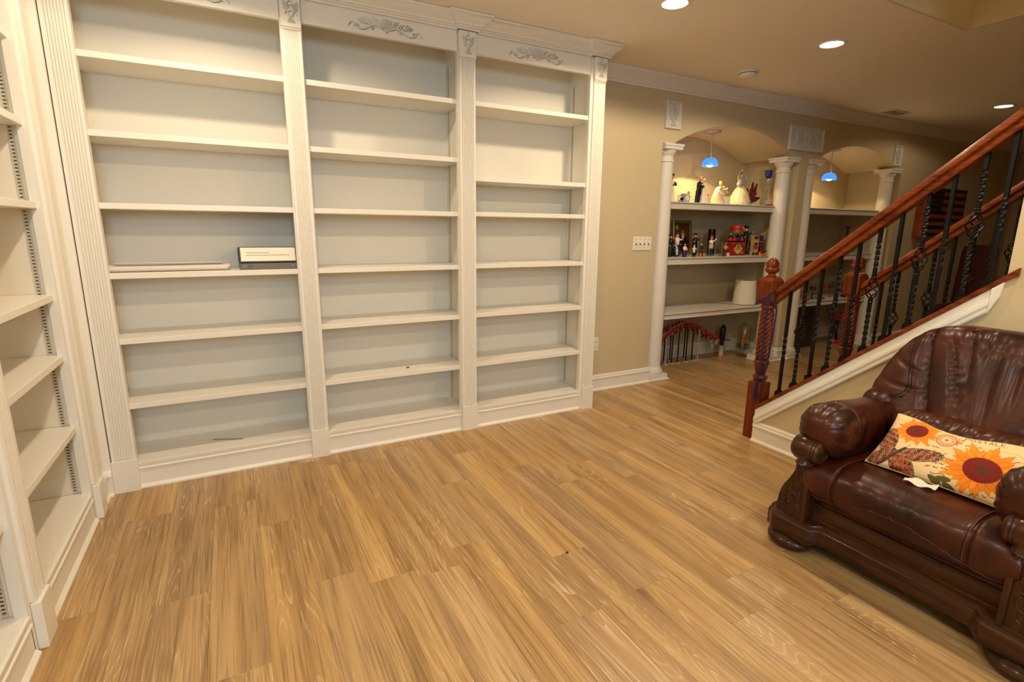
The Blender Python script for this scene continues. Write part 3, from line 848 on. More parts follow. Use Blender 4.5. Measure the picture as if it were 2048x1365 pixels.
def newel_parts(parent, x, blue=False):
    base = MB()
    h = 0.052
    base.box(x - h, x + h, YN - h, YN + h, 0, 0.415)
    o = at(parent, base.build('newel_base', CHERRY, None, bevel=0.005))
    turn = [(0.050, 0.415), (0.030, 0.425), (0.046, 0.436), (0.050, 0.448), (0.044, 0.460), (0.030, 0.466), (0.040, 0.50), (0.050, 0.545), (0.052, 0.560), (0.044, 0.568), (0.046, 0.575)]
    def fl(r, hh, a):
        return r * (1 - 0.07 * abs(math.sin(a * 4))) if 0.48 < hh < 0.56 else r
    n = 150
    z0, z1 = 0.578, 0.930
    rope = []
    for i in range(n + 1):
        t = i / n
        env = min(1, t / 0.06, (1 - t) / 0.06)
        rope.append((0.037 + 0.012 * max(0, env) ** 0.5 - 0.006 * t, z0 + t * (z1 - z0)))
    def rp(r, hh, a):
        if z0 + 0.01 < hh < z1 - 0.01:
            ph = (a * 7 - hh * 190) % (2 * PI) / (2 * PI)
            return r * (1 - 0.20 * (1 - abs(2 * ph - 1)) ** 2.5)
        return r
    at(parent, MB().lathe(turn, 32, (x, YN, 0), rfun=fl).build('newel_turning', CHERRY, None, smooth=50))
    at(parent, MB().lathe(rope, 84, (x, YN, 0), rfun=rp).build('rope_twist', CHERRY, None, smooth=60))
    at(parent, MB().lathe([(0.034, 0.928), (0.047, 0.936), (0.047, 0.950), (0.040, 0.958), (0.042, 0.965)], 32, (x, YN, 0)).build('newel_collar', CHERRY, None, smooth=50))
    # square head with chamfered shoulders and reeded faces
    hb = 0.058
    def sq(r, z): return [(x - r, YN - r, z), (x + r, YN - r, z), (x + r, YN + r, z), (x - r, YN + r, z)]
    hd = MB().loft([sq(0.040, 0.962), sq(hb, 0.990), sq(hb, 1.122), sq(0.044, 1.142), sq(0.036, 1.148)])
    hd = at(parent, hd.build('newel_head', CHERRY, None, bevel=0.003))
    rd = MB()
    for k in range(7):
        a = -0.039 + k * 0.013
        for s in (-1, 1):
            rd.tube([(x + s * hb, YN + a, 0.998), (x + s * hb, YN + a, 1.114)], 0.0045, 6)
            rd.tube([(x + a, YN + s * hb, 0.998), (x + a, YN + s * hb, 1.114)], 0.0045, 6)
    rd_ = rd.build('reeding', CHERRY, None, smooth=60); at(parent, rd_)
    fin = [(0.030, 1.146), (0.033, 1.152), (0.024, 1.160), (0.022, 1.168), (0.034, 1.176), (0.045, 1.188), (0.047, 1.200), (0.042, 1.208), (0.038, 1.210), (0.041, 1.222), (0.040, 1.240), (0.032, 1.258), (0.018, 1.270), (0.001, 1.276)]
    def fr(r, hh, a): return r * (1 - 0.06 * abs(math.sin(a * 5))) if 1.17 < hh < 1.207 else r
    at(parent, MB().lathe(fin, 40, (x, YN, 0), rfun=fr).build('acorn_finial', CHERRY, None, smooth=55))
newel_parts(rl, RX); newel_parts(rb, BX)

def zrail(y): return 0.985 + 0.845 * (2.232 - y)      # underside of the handrail
def handrail(parent, x, y0, y1):
    P = [(-0.030, 0.0), (0.030, 0.0), (0.033, 0.012), (0.033, 0.020), (0.017, 0.026), (0.019, 0.036), (0.036, 0.046), (0.038, 0.066), (0.030, 0.082), (0.014, 0.092), (-0.014, 0.092), (-0.030, 0.082), (-0.038, 0.066), (-0.036, 0.046), (-0.019, 0.036), (-0.017, 0.026), (-0.033, 0.020), (-0.033, 0.012)]
    loops = [[(x + a, y, zrail(y) + b * 1.10) for a, b in P] for y in (y0, y1)]
    at(parent, MB().loft(loops).build('handrail', RAILW, None, smooth=40))
handrail(rl, RX, YN - 0.05, -0.3)
handrail(rb, BX, YN - 0.05, 0.3)
def cap(parent, x0, x1, ya, yb):
    loops = [[(x0, y, zcap(y) - 0.028), (x1, y, zcap(y) - 0.028), (x1, y, zcap(y) - 0.004), (x1 - 0.004, y, zcap(y)), (x0 + 0.004, y, zcap(y)), (x0, y, zcap(y) - 0.004)] for y in (ya, yb)]
    at(parent, MB().loft(loops).build('sloping_cap', RAILW, None))
cap(rl, SX0 - 0.018, SX1 + 0.018, YN - 0.045, 1.062)
m_ = MB().prism([(1.062, zcap(1.062) - 0.028), (1.062, zcap(1.062)), (1.018, zcap(1.018)), (1.018, zcap(1.03) - 0.028)], 'x', SX0 - 0.020, SX0 - 0.0005)
at(rl, m_.build('cap_return', RAILW, None))
cap(rb, BX - 0.076, BX + 0.076, YN - 0.045, 0.3)

LB_ = 0.72
def bar_section(z, ang, h=0.0085):
    ca, sa = math.cos(ang), math.sin(ang)
    return [(h * (a * ca - b * sa), h * (a * sa + b * ca), z) for a, b in ((-1, -1), (1, -1), (1, 1), (-1, 1))]
def bar(m, z0, z1, tw0, tw1, turns):
    zs = [z0]
    if turns:
        n = int(26 * turns)
        zs += [tw0 + (tw1 - tw0) * i / n for i in range(n + 1)]
    zs.append(z1)
    loops = []
    for z in zs:
        t = min(1, max(0, (z - tw0) / (tw1 - tw0))) if turns else 0
        loops.append(bar_section(z, t * turns * PI))
    m.loft(loops)
def shoe(m, z):
    m.box(-0.019, 0.019, -0.019, 0.019, z - 0.014, z + 0.018); m.box(-0.0145, 0.0145, -0.0145, 0.0145, z + 0.018, z + 0.028)
def baluster_plain():
    m = MB(); bar(m, -0.02, LB_, 0.26, 0.42, 2); shoe(m, 0.006)
    return m
def baluster_basket():
    m = MB(); bar(m, -0.02, 0.315, 0.05, 0.25, 3); bar(m, 0.425, LB_, 0.48, 0.64, 2.5); shoe(m, 0.006)
    for z in (0.300, 0.440):
        m.lathe([(0.011, -0.012), (0.015, -0.008), (0.012, -0.003), (0.012, 0.003), (0.015, 0.008), (0.011, 0.012)], 14, (0, 0, z))
    return m
def basket():
    b = MB()
    for k in range(4):
        pts = []
        for i in range(15):
            t = i / 14
            a = k * PI / 2 + t * PI * 1.25
            r = 0.004 + 0.030 * math.sin(PI * t) ** 0.8
            pts.append((r * math.cos(a), r * math.sin(a), 0.312 + 0.116 * t))
        b.tube(pts, 0.0038, 6)
    return b
me_p = None
BALY = [2.146, 2.050, 1.955, 1.856, 1.758, 1.660, 1.562, 1.452, 1.355, 1.243, 1.145]
srcs = {}
def put_bal(parent, x, y, kind):
    key = kind
    if key not in srcs:
        if kind == 'plain':
            o = baluster_plain().build('baluster', IRON, None)
            srcs[key] = (o.data, None)
        else:
            o = baluster_basket().build('baluster', IRON, None)
            bo = basket().build('basket', IRON, o, smooth=60)
            srcs[key] = (o.data, bo.data)
    else:
        d0, d1 = srcs[key]
        o = bpy.data.objects.new('baluster', d0); C.objects.link(o)
        if d1 is not None:
            bo = bpy.data.objects.new('basket', d1); C.objects.link(bo); bo.parent = o
    o.location = (x - parent.location.x, y - parent.location.y, zcap(y) + 0.004)
    o.parent = parent
for i, y in enumerate(BALY): put_bal(rl, RX, y, 'basket' if i % 2 == 1 else 'plain')
for i in range(14):
    put_bal(rb, BX, 2.112 - i * 0.099, 'basket' if i % 2 == 1 else 'plain')

# blue ribbon tied round the front newel head
BLUE = mat('blue_ribbon', (0.008, 0.010, 0.085), 0.55)
rbn = thing('ribbon', 'dark blue ribbon tied round the newel post and hanging beside it', 'ribbon', (RX, YN, 0.4))
def strip(pts, w, nrm):
    m = MB(); nv = Vector(nrm).normalized(); L_ = []; 
    P = [Vector(p) for p in pts]
    loops = []
    for i, p in enumerate(P):
        t = (P[min(i + 1, len(P) - 1)] - P[max(i - 1, 0)]).normalized()
        s_ = t.cross(nv).normalized() * w / 2; q = nv * 0.0007
        loops.append([p - s_ - q, p + s_ - q, p + s_ + q, p - s_ + q])
    return m.loft(loops)
xf = RX - 0.062
at(rbn, strip([(xf, YN + 0.055, 0.958), (xf - 0.001, YN + 0.02, 0.978), (xf - 0.002, YN - 0.03, 1.012), (xf, YN - 0.062, 1.045)], 0.014, (-1, 0, 0)).build('loop', BLUE, None))
at(rbn, strip([(RX + 0.064, YN + 0.055, 0.965), (RX + 0.064, YN - 0.062, 1.045), (RX + 0.02, YN - 0.066, 1.085), (xf, YN - 0.064, 1.045)], 0.013, (1, -0.4, 0)).build('loop', BLUE, None))
at(rbn, strip([(xf - 0.001, YN - 0.055, 1.045), (xf - 0.004, YN - 0.045, 0.93), (xf - 0.004, YN - 0.035, 0.80), (xf - 0.003, YN - 0.045, 0.68), (xf - 0.002, YN - 0.03, 0.5), (xf + 0.002, YN - 0.02, 0.40), (xf, YN - 0.012, 0.30)], 0.015, (-1, 0, 0)).build('tail', BLUE, None))
at(rbn, strip([(xf + 0.02, YN - 0.075, 1.03), (xf + 0.015, YN - 0.098, 0.93), (xf + 0.005, YN - 0.100, 0.75), (xf - 0.002, YN - 0.085, 0.60), (xf - 0.003, YN - 0.075, 0.46), (xf - 0.004, YN - 0.060, 0.34), (xf - 0.003, YN - 0.030, 0.30)], 0.012, (-1, 0.15, 0)).build('tail', BLUE, None))
# ------------------------------------------------------------------ leather armchair
def leather_material():
    m = bpy.data.materials.new('oxblood_leather'); m.use_nodes = True
    nt = m.node_tree; b = nt.nodes['Principled BSDF']; L = nt.links; N = nt.nodes.new
    tc = N('ShaderNodeTexCoord')
    n1 = N('ShaderNodeTexNoise'); n1.inputs['Scale'].default_value = 5; n1.inputs['Detail'].default_value = 5; n1.inputs['Distortion'].default_value = 0.4
    L.new(tc.outputs['Object'], n1.inputs['Vector'])
    cr = N('ShaderNodeValToRGB'); e = cr.color_ramp.elements
    e[0].position = 0.35; e[0].color = (0.018, 0.0030, 0.0014, 1); e[1].position = 0.70; e[1].color = (0.085, 0.0155, 0.0045, 1)
    L.new(n1.outputs['Fac'], cr.inputs['Fac']); L.new(cr.outputs['Color'], b.inputs['Base Color'])
    vo = N('ShaderNodeTexVoronoi'); vo.inputs['Scale'].default_value = 260; L.new(tc.outputs['Object'], vo.inputs['Vector'])
    n2 = N('ShaderNodeTexNoise'); n2.inputs['Scale'].default_value = 26; n2.inputs['Detail'].default_value = 4; n2.inputs['Distortion'].default_value = 1.2
    L.new(tc.outputs['Object'], n2.inputs['Vector'])
    ad = N('ShaderNodeMath'); ad.operation = 'MULTIPLY_ADD'; ad.inputs[1].default_value = 0.10
    L.new(vo.outputs['Distance'], ad.inputs[0]); L.new(n2.outputs['Fac'], ad.inputs[2])
    bp = N('ShaderNodeBump'); bp.inputs['Strength'].default_value = 0.22; bp.inputs['Distance'].default_value = 0.006
    L.new(ad.outputs[0], bp.inputs['Height']); L.new(bp.outputs['Normal'], b.inputs['Normal'])
    rr = N('ShaderNodeMapRange'); rr.inputs['To Min'].default_value = 0.26; rr.inputs['To Max'].default_value = 0.44; L.new(n2.outputs['Fac'], rr.inputs['Value'])
    L.new(rr.outputs[0], b.inputs['Roughness'])
    b.inputs['Specular IOR Level'].default_value = 0.34
    b.inputs['Coat Weight'].default_value = 0.12; b.inputs['Coat Roughness'].default_value = 0.2
    return m
LEATHER = leather_material()
SEAM = mat('leather_seam', (0.085, 0.014, 0.008), 0.35)
STITCH = mat('dark_stitch', (0.018, 0.004, 0.003), 0.6)
CHWOOD = wood('chair_walnut', (0.022, 0.0075, 0.003), (0.085, 0.030, 0.010), 'y', 9, 10, 0.28, 0.2, 0.04)
CHWOODV = wood('chair_walnut_upright', (0.022, 0.0075, 0.003), (0.078, 0.027, 0.009), 'z', 9, 6, 0.28, 0.2, 0.04)

YC = 0.92
ch = thing('armchair', 'oxblood leather armchair with carved dark wood frame against the stair wall', 'armchair', (2.6, YC, 0))
def CH(m, name, mt, parent=ch, **kw): return at(ch, m.build(name, mt, None, **kw))

def crom(pts, per=8, closed=True):
    n = len(pts); out = []
    for i in range(n if closed else n - 1):
        if closed: p0, p1, p2, p3 = pts[i - 1], pts[i], pts[(i + 1) % n], pts[(i + 2) % n]
        else: p0, p1, p2, p3 = pts[max(i - 1, 0)], pts[i], pts[i + 1], pts[min(i + 2, n - 1)]
        for k in range(per):
            t = k / per
            out.append(tuple(0.5 * (2 * p1[j] + (p2[j] - p0[j]) * t + (2 * p0[j] - 5 * p1[j] + 4 * p2[j] - p3[j]) * t * t + (3 * p1[j] - p0[j] - 3 * p2[j] + p3[j]) * t ** 3) for j in range(len(p1))))
    if not closed: out.append(tuple(pts[-1]))
    return out
def interp(x, xs, ys):
    return float(np.interp(x, xs, ys))
def sm(x): 
    x = max(0.0, min(1.0, x)); return x * x * (3 - 2 * x)

# --- wooden plinth: corner blocks stand forward of the middle rail, ogee top edge
def plinth_front(a):
    t = sm((abs(a) - 0.27) / 0.05)
    end = sm((abs(a) - 0.475) / 0.05)
    return 2.190 - 0.034 * t + 0.035 * end, t
loops = []
for i in range(121):
    a = -0.525 + 1.05 * i / 120
    fx, t = plinth_front(a)
    zb, zt = 0.082 - 0.018 * t, 0.170 - 0.008 * t
    y = YC + a
    loops.append([(2.98, y, zb), (2.98, y, zt), (fx + 0.05, y, zt), (fx + 0.026, y, zt - 0.003), (fx + 0.020, y, zt - 0.012), (fx + 0.006, y, zt - 0.018), (fx + 0.001, y, zt - 0.024), (fx, y, zt - 0.030), (fx, y, zb + 0.006), (fx + 0.005, y, zb)])
CH(MB().loft(loops), 'plinth', CHWOOD, smooth=50)
foot = [(0.001, 0.0), (0.070, 0.0), (0.094, 0.010), (0.106, 0.026), (0.105, 0.040), (0.092, 0.054), (0.076, 0.062), (0.070, 0.072)]
for fx, fa in ((2.238, 0.420), (2.238, -0.420), (2.86, 0.420), (2.86, -0.420)):
    CH(MB().lathe(foot, 36, (fx, YC + fa, 0)), 'bun_foot', CHWOOD, smooth=60)
# apron
ap = MB().box(2.250, 2.30, YC - 0.36, YC + 0.36, 0.150, 0.34)
CH(ap, 'apron', CHWOOD)
CH(MB().box(2.238, 2.252, YC - 0.355, YC + 0.355, 0.150, 0.176).box(2.243, 2.251, YC - 0.345, YC + 0.345, 0.236, 0.243), 'apron_bead', CHWOOD, bevel=0.003)
# carcass panels
CH(MB().box(2.30, 2.97, YC + 0.40, YC + 0.43, 0.15, 0.48), 'side_panel', LEATHER)
CH(MB().box(2.30, 2.97, YC - 0.43, YC - 0.40, 0.15, 0.48), 'side_panel', LEATHER)
CH(MB().box(2.90, 2.97, YC - 0.43, YC + 0.43, 0.15, 0.60), 'back_panel', LEATHER)

for sgn in (1, -1):
    A = lambda a: YC + sgn * a
    pr = crom([(0.478, 0.155), (0.482, 0.215), (0.468, 0.280), (0.440, 0.335), (0.418, 0.385), (0.412, 0.445), (0.385, 0.452), (0.345, 0.445), (0.345, 0.38), (0.345, 0.27), (0.345, 0.17), (0.36, 0.155), (0.42, 0.153)], 4)
    CH(MB().prism([(A(p[0]), p[1]) for p in pr], 'x', 2.188, 2.36), 'arm_post', CHWOODV, smooth=40)
    # raised inner stile
    CH(MB().prism([(A(0.342), 0.155), (A(0.362), 0.155), (A(0.362), 0.42), (A(0.342), 0.42)], 'x', 2.176, 2.20), 'post_stile', CHWOODV, bevel=0.004)
    # carved leaf scrolls on the post
    cv = MB(); X = 2.186
    def line(pts, r): cv.tube([(X, A(p[0]), p[1]) for p in crom(pts, 6, False)], r, 6, flat=((1, 0, 0), 0.8))
    line([(0.395, 0.375), (0.380, 0.350), (0.388, 0.322), (0.408, 0.330), (0.402, 0.358), (0.392, 0.378)], 0.0035)
    line([(0.385, 0.322), (0.415, 0.305), (0.438, 0.312), (0.436, 0.290), (0.412, 0.288), (0.385, 0.300)], 0.0035)
    line([(0.452, 0.285), (0.430, 0.270), (0.408, 0.275), (0.400, 0.255), (0.420, 0.245), (0.445, 0.258), (0.455, 0.24)], 0.0035)
    line([(0.390, 0.290), (0.378, 0.262), (0.390, 0.235), (0.412, 0.228), (0.430, 0.215), (0.425, 0.200), (0.408, 0.208)], 0.0035)
    line([(0.450, 0.235), (0.440, 0.205), (0.420, 0.185), (0.410, 0.165)], 0.003)
    line([(0.395, 0.225), (0.385, 0.205), (0.400, 0.190)], 0.003)
    cv.ell((X, A(0.415), 0.268), 0.006, 0.012, 0.010); cv.ell((X, A(0.425), 0.222), 0.005, 0.010, 0.008); cv.ell((X, A(0.398), 0.312), 0.005, 0.008, 0.008)
    CH(cv, 'leaf_carving', CHWOODV, smooth=60)
    # turned wooden scroll under the arm front
    prof = [(0.001, 0.0), (0.036, 0.0), (0.050, 0.004), (0.056, 0.014), (0.052, 0.020), (0.056, 0.026), (0.052, 0.032), (0.057, 0.040), (0.060, 0.075), (0.058, 0.108), (0.048, 0.124), (0.001, 0.128)]
    sc_ = MB()
    pts = [(r, h) for r, h in prof]
    sc_.lathe([(r, sgn * h) for r, h in pts], 36, (2.205, A(0.310), 0.500), 'y')
    CH(sc_, 'scroll_roll', CHWOOD, smooth=45)
    e = MB(); sp = spiral(0, 0, 0.036, 0.006, 0.5, 1.8, 30)
    e.tube([(2.205 + p[0], A(0.310) - sgn * 0.001, 0.500 + p[1]) for p in sp], 0.004, 6)
    CH(e, 'scroll_volute', CHWOOD, smooth=60)
    nk = MB().loft([[(2.20 + 0.07 * math.cos(k * PI / 8) * f, A(0.375) + sgn * 0.045 * math.sin(k * PI / 8) * f, z) for k in range(16)] for f, z in ((0.9, 0.44), (0.7, 0.46), (0.75, 0.48))])
    CH(nk, 'scroll_neck', CHWOOD, smooth=60)

# --- leather arm: rolled pad lofted front to back
def arm_point(s, th, sgn):
    x = 2.178 + 0.80 * s
    cap_ = min(1.0, math.sqrt(max(0.0, 1 - (1 - min(s / 0.11, 1)) ** 2)))
    sc0 = 0.12 + 0.88 * cap_
    ca = 0.352 + 0.070 * sm(s / 0.9); hw = (0.098 + 0.012 * s) * (1 + 0.05 * math.sin(PI * min(1, s / 0.25)))
    zt = interp(s, [0, 0.12, 0.3, 0.6, 1.0], [0.690, 0.700, 0.690, 0.650, 0.620]); zb = interp(s, [0, 0.08, 0.3, 1], [0.520, 0.470, 0.42, 0.40])
    cz, hz = (zt + zb) / 2, (zt - zb) / 2
    c, n = math.cos(th), math.sin(th)
    k = 2.7
    rad = (abs(c) ** k + abs(n) ** k) ** (-1 / k)
    g = 1 + 0.030 * math.sin(17 * th + 2 * math.sin(5 * th)) * math.exp(-((s - 0.05) / 0.09) ** 2) + 0.012 * math.sin(9 * s * 9 + 3 * th) * (1 if s > 0.2 else 0.3) * math.exp(-((th - 2.6) / 1.2) ** 2)
    g -= 0.022 * math.exp(-((s - 0.235) / 0.010) ** 2)
    px_ = ca + hw * sc0 * rad * c * g; pz = cz + hz * sc0 * rad * n * g
    return (x - 0.012 * (1 - (n * rad) ** 2 * 0.6) * cap_ * math.exp(-s / 0.1), YC + sgn * px_, pz)
for sgn in (1, -1):
    ss = [0.0, 0.004, 0.012, 0.025, 0.045, 0.07, 0.09, 0.11] + [0.13 + 0.87 * i / 58 for i in range(59)]
    loops = [[arm_point(s, 2 * PI * k / 72, sgn) for k in range(72)] for s in ss]
    CH(MB().loft(loops), 'arm_pad', LEATHER, smooth=180)
    CH(MB().tube([arm_point(0.235, -0.35 + 3.6 * i / 40, sgn) for i in range(41)], 0.0035, 6), 'arm_piping', SEAM, smooth=60)

# --- seat cushion with rolled front
SEC = crom([(2.80, 0.285), (2.50, 0.262), (2.275, 0.262), (2.208, 0.285), (2.172, 0.345), (2.172, 0.405), (2.205, 0.448), (2.275, 0.470), (2.42, 0.464), (2.62, 0.450), (2.80, 0.430), (2.84, 0.35)], 8)
NS = len(SEC)
def seat_point(a, k, lift=0.0):
    X, Z = SEC[k % NS]
    e = 1.0
    if abs(a) > 0.29: e = 0.55 + 0.45 * math.sqrt(max(0, 1 - ((abs(a) - 0.29) / 0.085) ** 2))
    cx, cz = 2.45, 0.36
    front = math.exp(-((X - 2.19) / 0.06) ** 2)
    w = 0.0035 * math.sin(58 * a + 4 * math.sin(9 * a)) * front * math.exp(-((Z - 0.40) / 0.05) ** 2) * (1 if abs(a) < 0.27 else 0.3)
    bulge = -0.022 * front * (1 - (a / 0.375) ** 2)
    sag = -0.010 * math.exp(-((X - 2.5) / 0.15) ** 2) * math.exp(-(a / 0.2) ** 2) if Z > 0.4 else 0
    groove = 0
    if Z > 0.30:
        for ga in (-0.235, 0.235):
            groove -= 0.010 * math.exp(-((a - ga) / 0.008) ** 2)
    X2 = cx + (X - cx) * (0.93 + 0.07 * e) + bulge + w
    Z2 = cz + (Z - cz) * e + sag
    d = Vector((X2 - cx, 0, Z2 - cz)).normalized() * (groove + lift)
    return (X2 + d.x, YC + a, Z2 + d.z)
al = [-0.375 + 0.75 * (0.5 - 0.5 * math.cos(PI * i / 130)) for i in range(131)]
CH(MB().loft([[seat_point(a, k) for k in range(NS)] for a in al]), 'seat_cushion', LEATHER, smooth=180)
# welt lines across the front of the seat
CH(MB().tube([seat_point(-0.36 + 0.72 * i / 60, 26 + int(5 * math.cos(i / 60 * 2 * PI - PI) + 5), 0.001) for i in range(61)][0:61], 0.0022, 6), 'seat_welt', SEAM, smooth=60)
for ga in (-0.235, 0.235):
    CH(MB().tube([seat_point(ga + 0.006, k, 0.010) for k in range(30, 72, 2)], 0.003, 6), 'seat_seam', SEAM, smooth=60)

# --- backrest: pleated centre panel with padded wings
def back_half(z): return interp(z, [0.44, 0.60, 0.70, 0.80, 0.88, 0.95, 1.0, 1.03, 1.05], [0.455, 0.505, 0.502, 0.475, 0.445, 0.400, 0.345, 0.285, 0.20])
def back_disp(a, z):
    d = 0.0
    sa = interp(z, [0.44, 0.6, 0.8, 0.97, 1.05], [0.19, 0.215, 0.270, 0.305, 0.30])
    d -= 0.026 * math.exp(-((abs(a) - sa) / 0.011) ** 2)
    if abs(a) < sa: d += 0.030 * (1 - (a / sa) ** 2) ** 0.6
    # pleats fanning from the lumbar roll to the top
    if abs(a) < sa:
        t = max(0.0, (z - 0.56) / 0.48)
        amp = 0.020 * sm(t * 1.6) + 0.006
        for k, off in enumerate((-0.25, -0.16, -0.075, 0.01, 0.09, 0.16, 0.225)):
            ak = off * (0.35 + 0.75 * t) - 0.02 * math.sin(t * 3 + k)
            d -= amp * math.exp(-((a - ak) / (0.0085 + 0.005 * (k % 2))) ** 2) * (0.6 + 0.4 * math.sin(t * 5 + k * 2))
    else:
        # crescent wrinkles on the wings
        q = (abs(a) - sa) / max(0.05, (back_half(z) - sa))
        d += 0.018 * math.sin(PI * min(1, max(0, q))) 
        for z0, c in ((0.70, 0.02), (0.775, -0.10)):
            zz = z0 - c * q * 0.5 + 0.03 * q * q
            d -= 0.016 * math.exp(-((z - zz - 0.02) / 0.012) ** 2) * (0.25 + 0.75 * q)
    return d
def back_loop(z, n=180):
    hw = back_half(z); t = (z - 0.44) / 0.61
    xf = 2.745 + 0.36 * (z - 0.44)
    hd = 0.085 * math.sqrt(max(0.02, 1 - max(0, (t - 0.80) / 0.20) ** 2)) + 0.004
    xc = min(xf + 0.085, 3.02 - 0.0)
    out = []
    for k in range(n):
        th = 2 * PI * k / n
        c, s_ = math.cos(th), math.sin(th)
        e = 3.2
        r = (abs(c) ** e + abs(s_) ** e) ** (-1 / e)
        a = hw * r * s_; dx = -hd * r * c
        if c > 0: dx -= back_disp(a, z) * (c * r if c * r < 1 else 1) ** 0.7
        out.append((min(3.125, xc + dx), YC + a, 0.44 + (z - 0.44) * 0.966))
    return out
zl = [0.44 + 0.56 * i / 74 for i in range(75)] + [1.008, 1.016, 1.024, 1.031, 1.037, 1.042, 1.046, 1.049]
CH(MB().loft([back_loop(z) for z in zl]), 'backrest', LEATHER, smooth=180)
def back_surf(a, z, lift=0.002):
    xf = 2.745 + 0.36 * (z - 0.44); t = (z - 0.44) / 0.61
    hd = 0.085 * math.sqrt(max(0.02, 1 - max(0, (t - 0.80) / 0.20) ** 2)) + 0.004
    hw = back_half(z); e = 3.2
    f = (max(0.0, 1 - (abs(a) / hw) ** e)) ** (1 / e)
    return (min(xf + 0.085, 3.02) - hd * f - back_disp(a, z) * min(1, f) ** 0.7 - lift, YC + a, 0.44 + (z - 0.44) * 0.966)
for sgn in (1, -1):
    wl = crom([(0.350, 0.99), (0.360, 0.93), (0.352, 0.86), (0.336, 0.79), (0.325, 0.735), (0.340, 0.690), (0.385, 0.672), (0.450, 0.685)], 9, False)
    for off in (0.0, 0.014):
        st_ = MB(); pts = [(sgn * (p[0] - off), p[1] - off * 0.5) for p in wl]
        for i in range(0, len(pts) - 1):
            p, q_ = pts[i], pts[i + 1]
            mid = (p[0] * 0.35 + q_[0] * 0.65, p[1] * 0.35 + q_[1] * 0.65)
            st_.tube([back_surf(p[0], p[1]), back_surf(mid[0], mid[1])], 0.0028, 5)
        CH(st_, 'stitch_line', STITCH)

# --- ruched lumbar roll
loops = []
for i in range(141):
    a = -0.30 + 0.60 * i / 140
    e = math.sqrt(max(0.01, 1 - (abs(a) / 0.302) ** 6))
    l = []
    for k in range(36):
        th = 2 * PI * k / 36
        ru = 1 + 0.022 * math.sin(a * 92 + 2.6 * math.sin(th * 2 + a * 23)) + 0.030 * math.sin(a * 41 + 2 * math.sin(th * 2)) + 0.018 * math.sin(a * 150 + 3 * th)
        l.append((2.700 - 0.080 * e * ru * math.cos(th), YC + a, 0.570 + 0.092 * e * ru * math.sin(th)))
    loops.append(l)
CH(MB().loft(loops), 'lumbar_roll', LEATHER, smooth=180)
# gathers where the arms meet the back
for sgn in (1, -1):
    CH(MB().ell((2.86, YC + sgn * 0.43, 0.60), 0.10, 0.085, 0.085, 20, 12), 'corner_gusset', LEATHER, smooth=180)

# tissue scrap lying on the seat
TIS = mat('tissue', (0.80, 0.74, 0.62), 0.8)
tp = MB().grid(lambda u, v: (2.300 + 0.045 * v + 0.012 * u, 0.965 - 0.10 * u, 0.478 + 0.006 * math.sin(u * 9 + v * 5) + 0.006 * v), 12, 6)
ts = tp.build('tissue', TIS, smooth=60); so_ = ts.modifiers.new('thick', 'SOLIDIFY'); so_.thickness = 0.0012
tag(ts, 'crumpled white tissue scrap on the leather seat under the pillow', 'tissue')

# ------------------------------------------------------------------ printed sunflower pillow
PU, PV = 0.505, 0.285
def stroke_font():
    return {'P': [[(0, 0), (0, 1), (.6, 1), (.7, .85), (.7, .65), (.6, .5), (0, .5)]], 'O': [[(.35, 0), (.05, .2), (0, .5), (.05, .8), (.35, 1), (.65, .8), (.7, .5), (.65, .2), (.35, 0)]],
            'S': [[(0, .12), (.3, 0), (.6, .1), (.62, .35), (.1, .6), (.05, .85), (.3, 1), (.62, .88)]], 'T': [[(0, 1), (.7, 1)], [(.35, 1), (.35, 0)]], 'A': [[(0, 0), (.35, 1), (.7, 0)], [(.12, .38), (.58, .38)]],
            'L': [[(0, 1), (0, 0), (.6, 0)]], 'E': [[(.62, 0), (0, 0), (0, 1), (.62, 1)], [(0, .52), (.5, .52)]], 'H': [[(0, 0), (0, 1)], [(.65, 0), (.65, 1)], [(0, .5), (.65, .5)]],
            'B': [[(0, 0), (0, 1), (.5, 1), (.62, .85), (.62, .65), (.5, .53), (0, .53)], [(.5, .53), (.68, .4), (.68, .15), (.5, 0), (0, 0)]],
            'R': [[(0, 0), (0, 1), (.6, 1), (.7, .85), (.7, .65), (.6, .5), (0, .5)], [(.3, .5), (.7, 0)]], 'W': [[(0, 1), (.2, 0), (.42, .7), (.64, 0), (.84, 1)]], "'": [[(.1, 1), (.05, .75)]], 'o': [[(.3, 0), (.05, .15), (.05, .45), (.3, .6), (.55, .45), (.55, .15), (.3, 0)]]}
FONT = stroke_font()
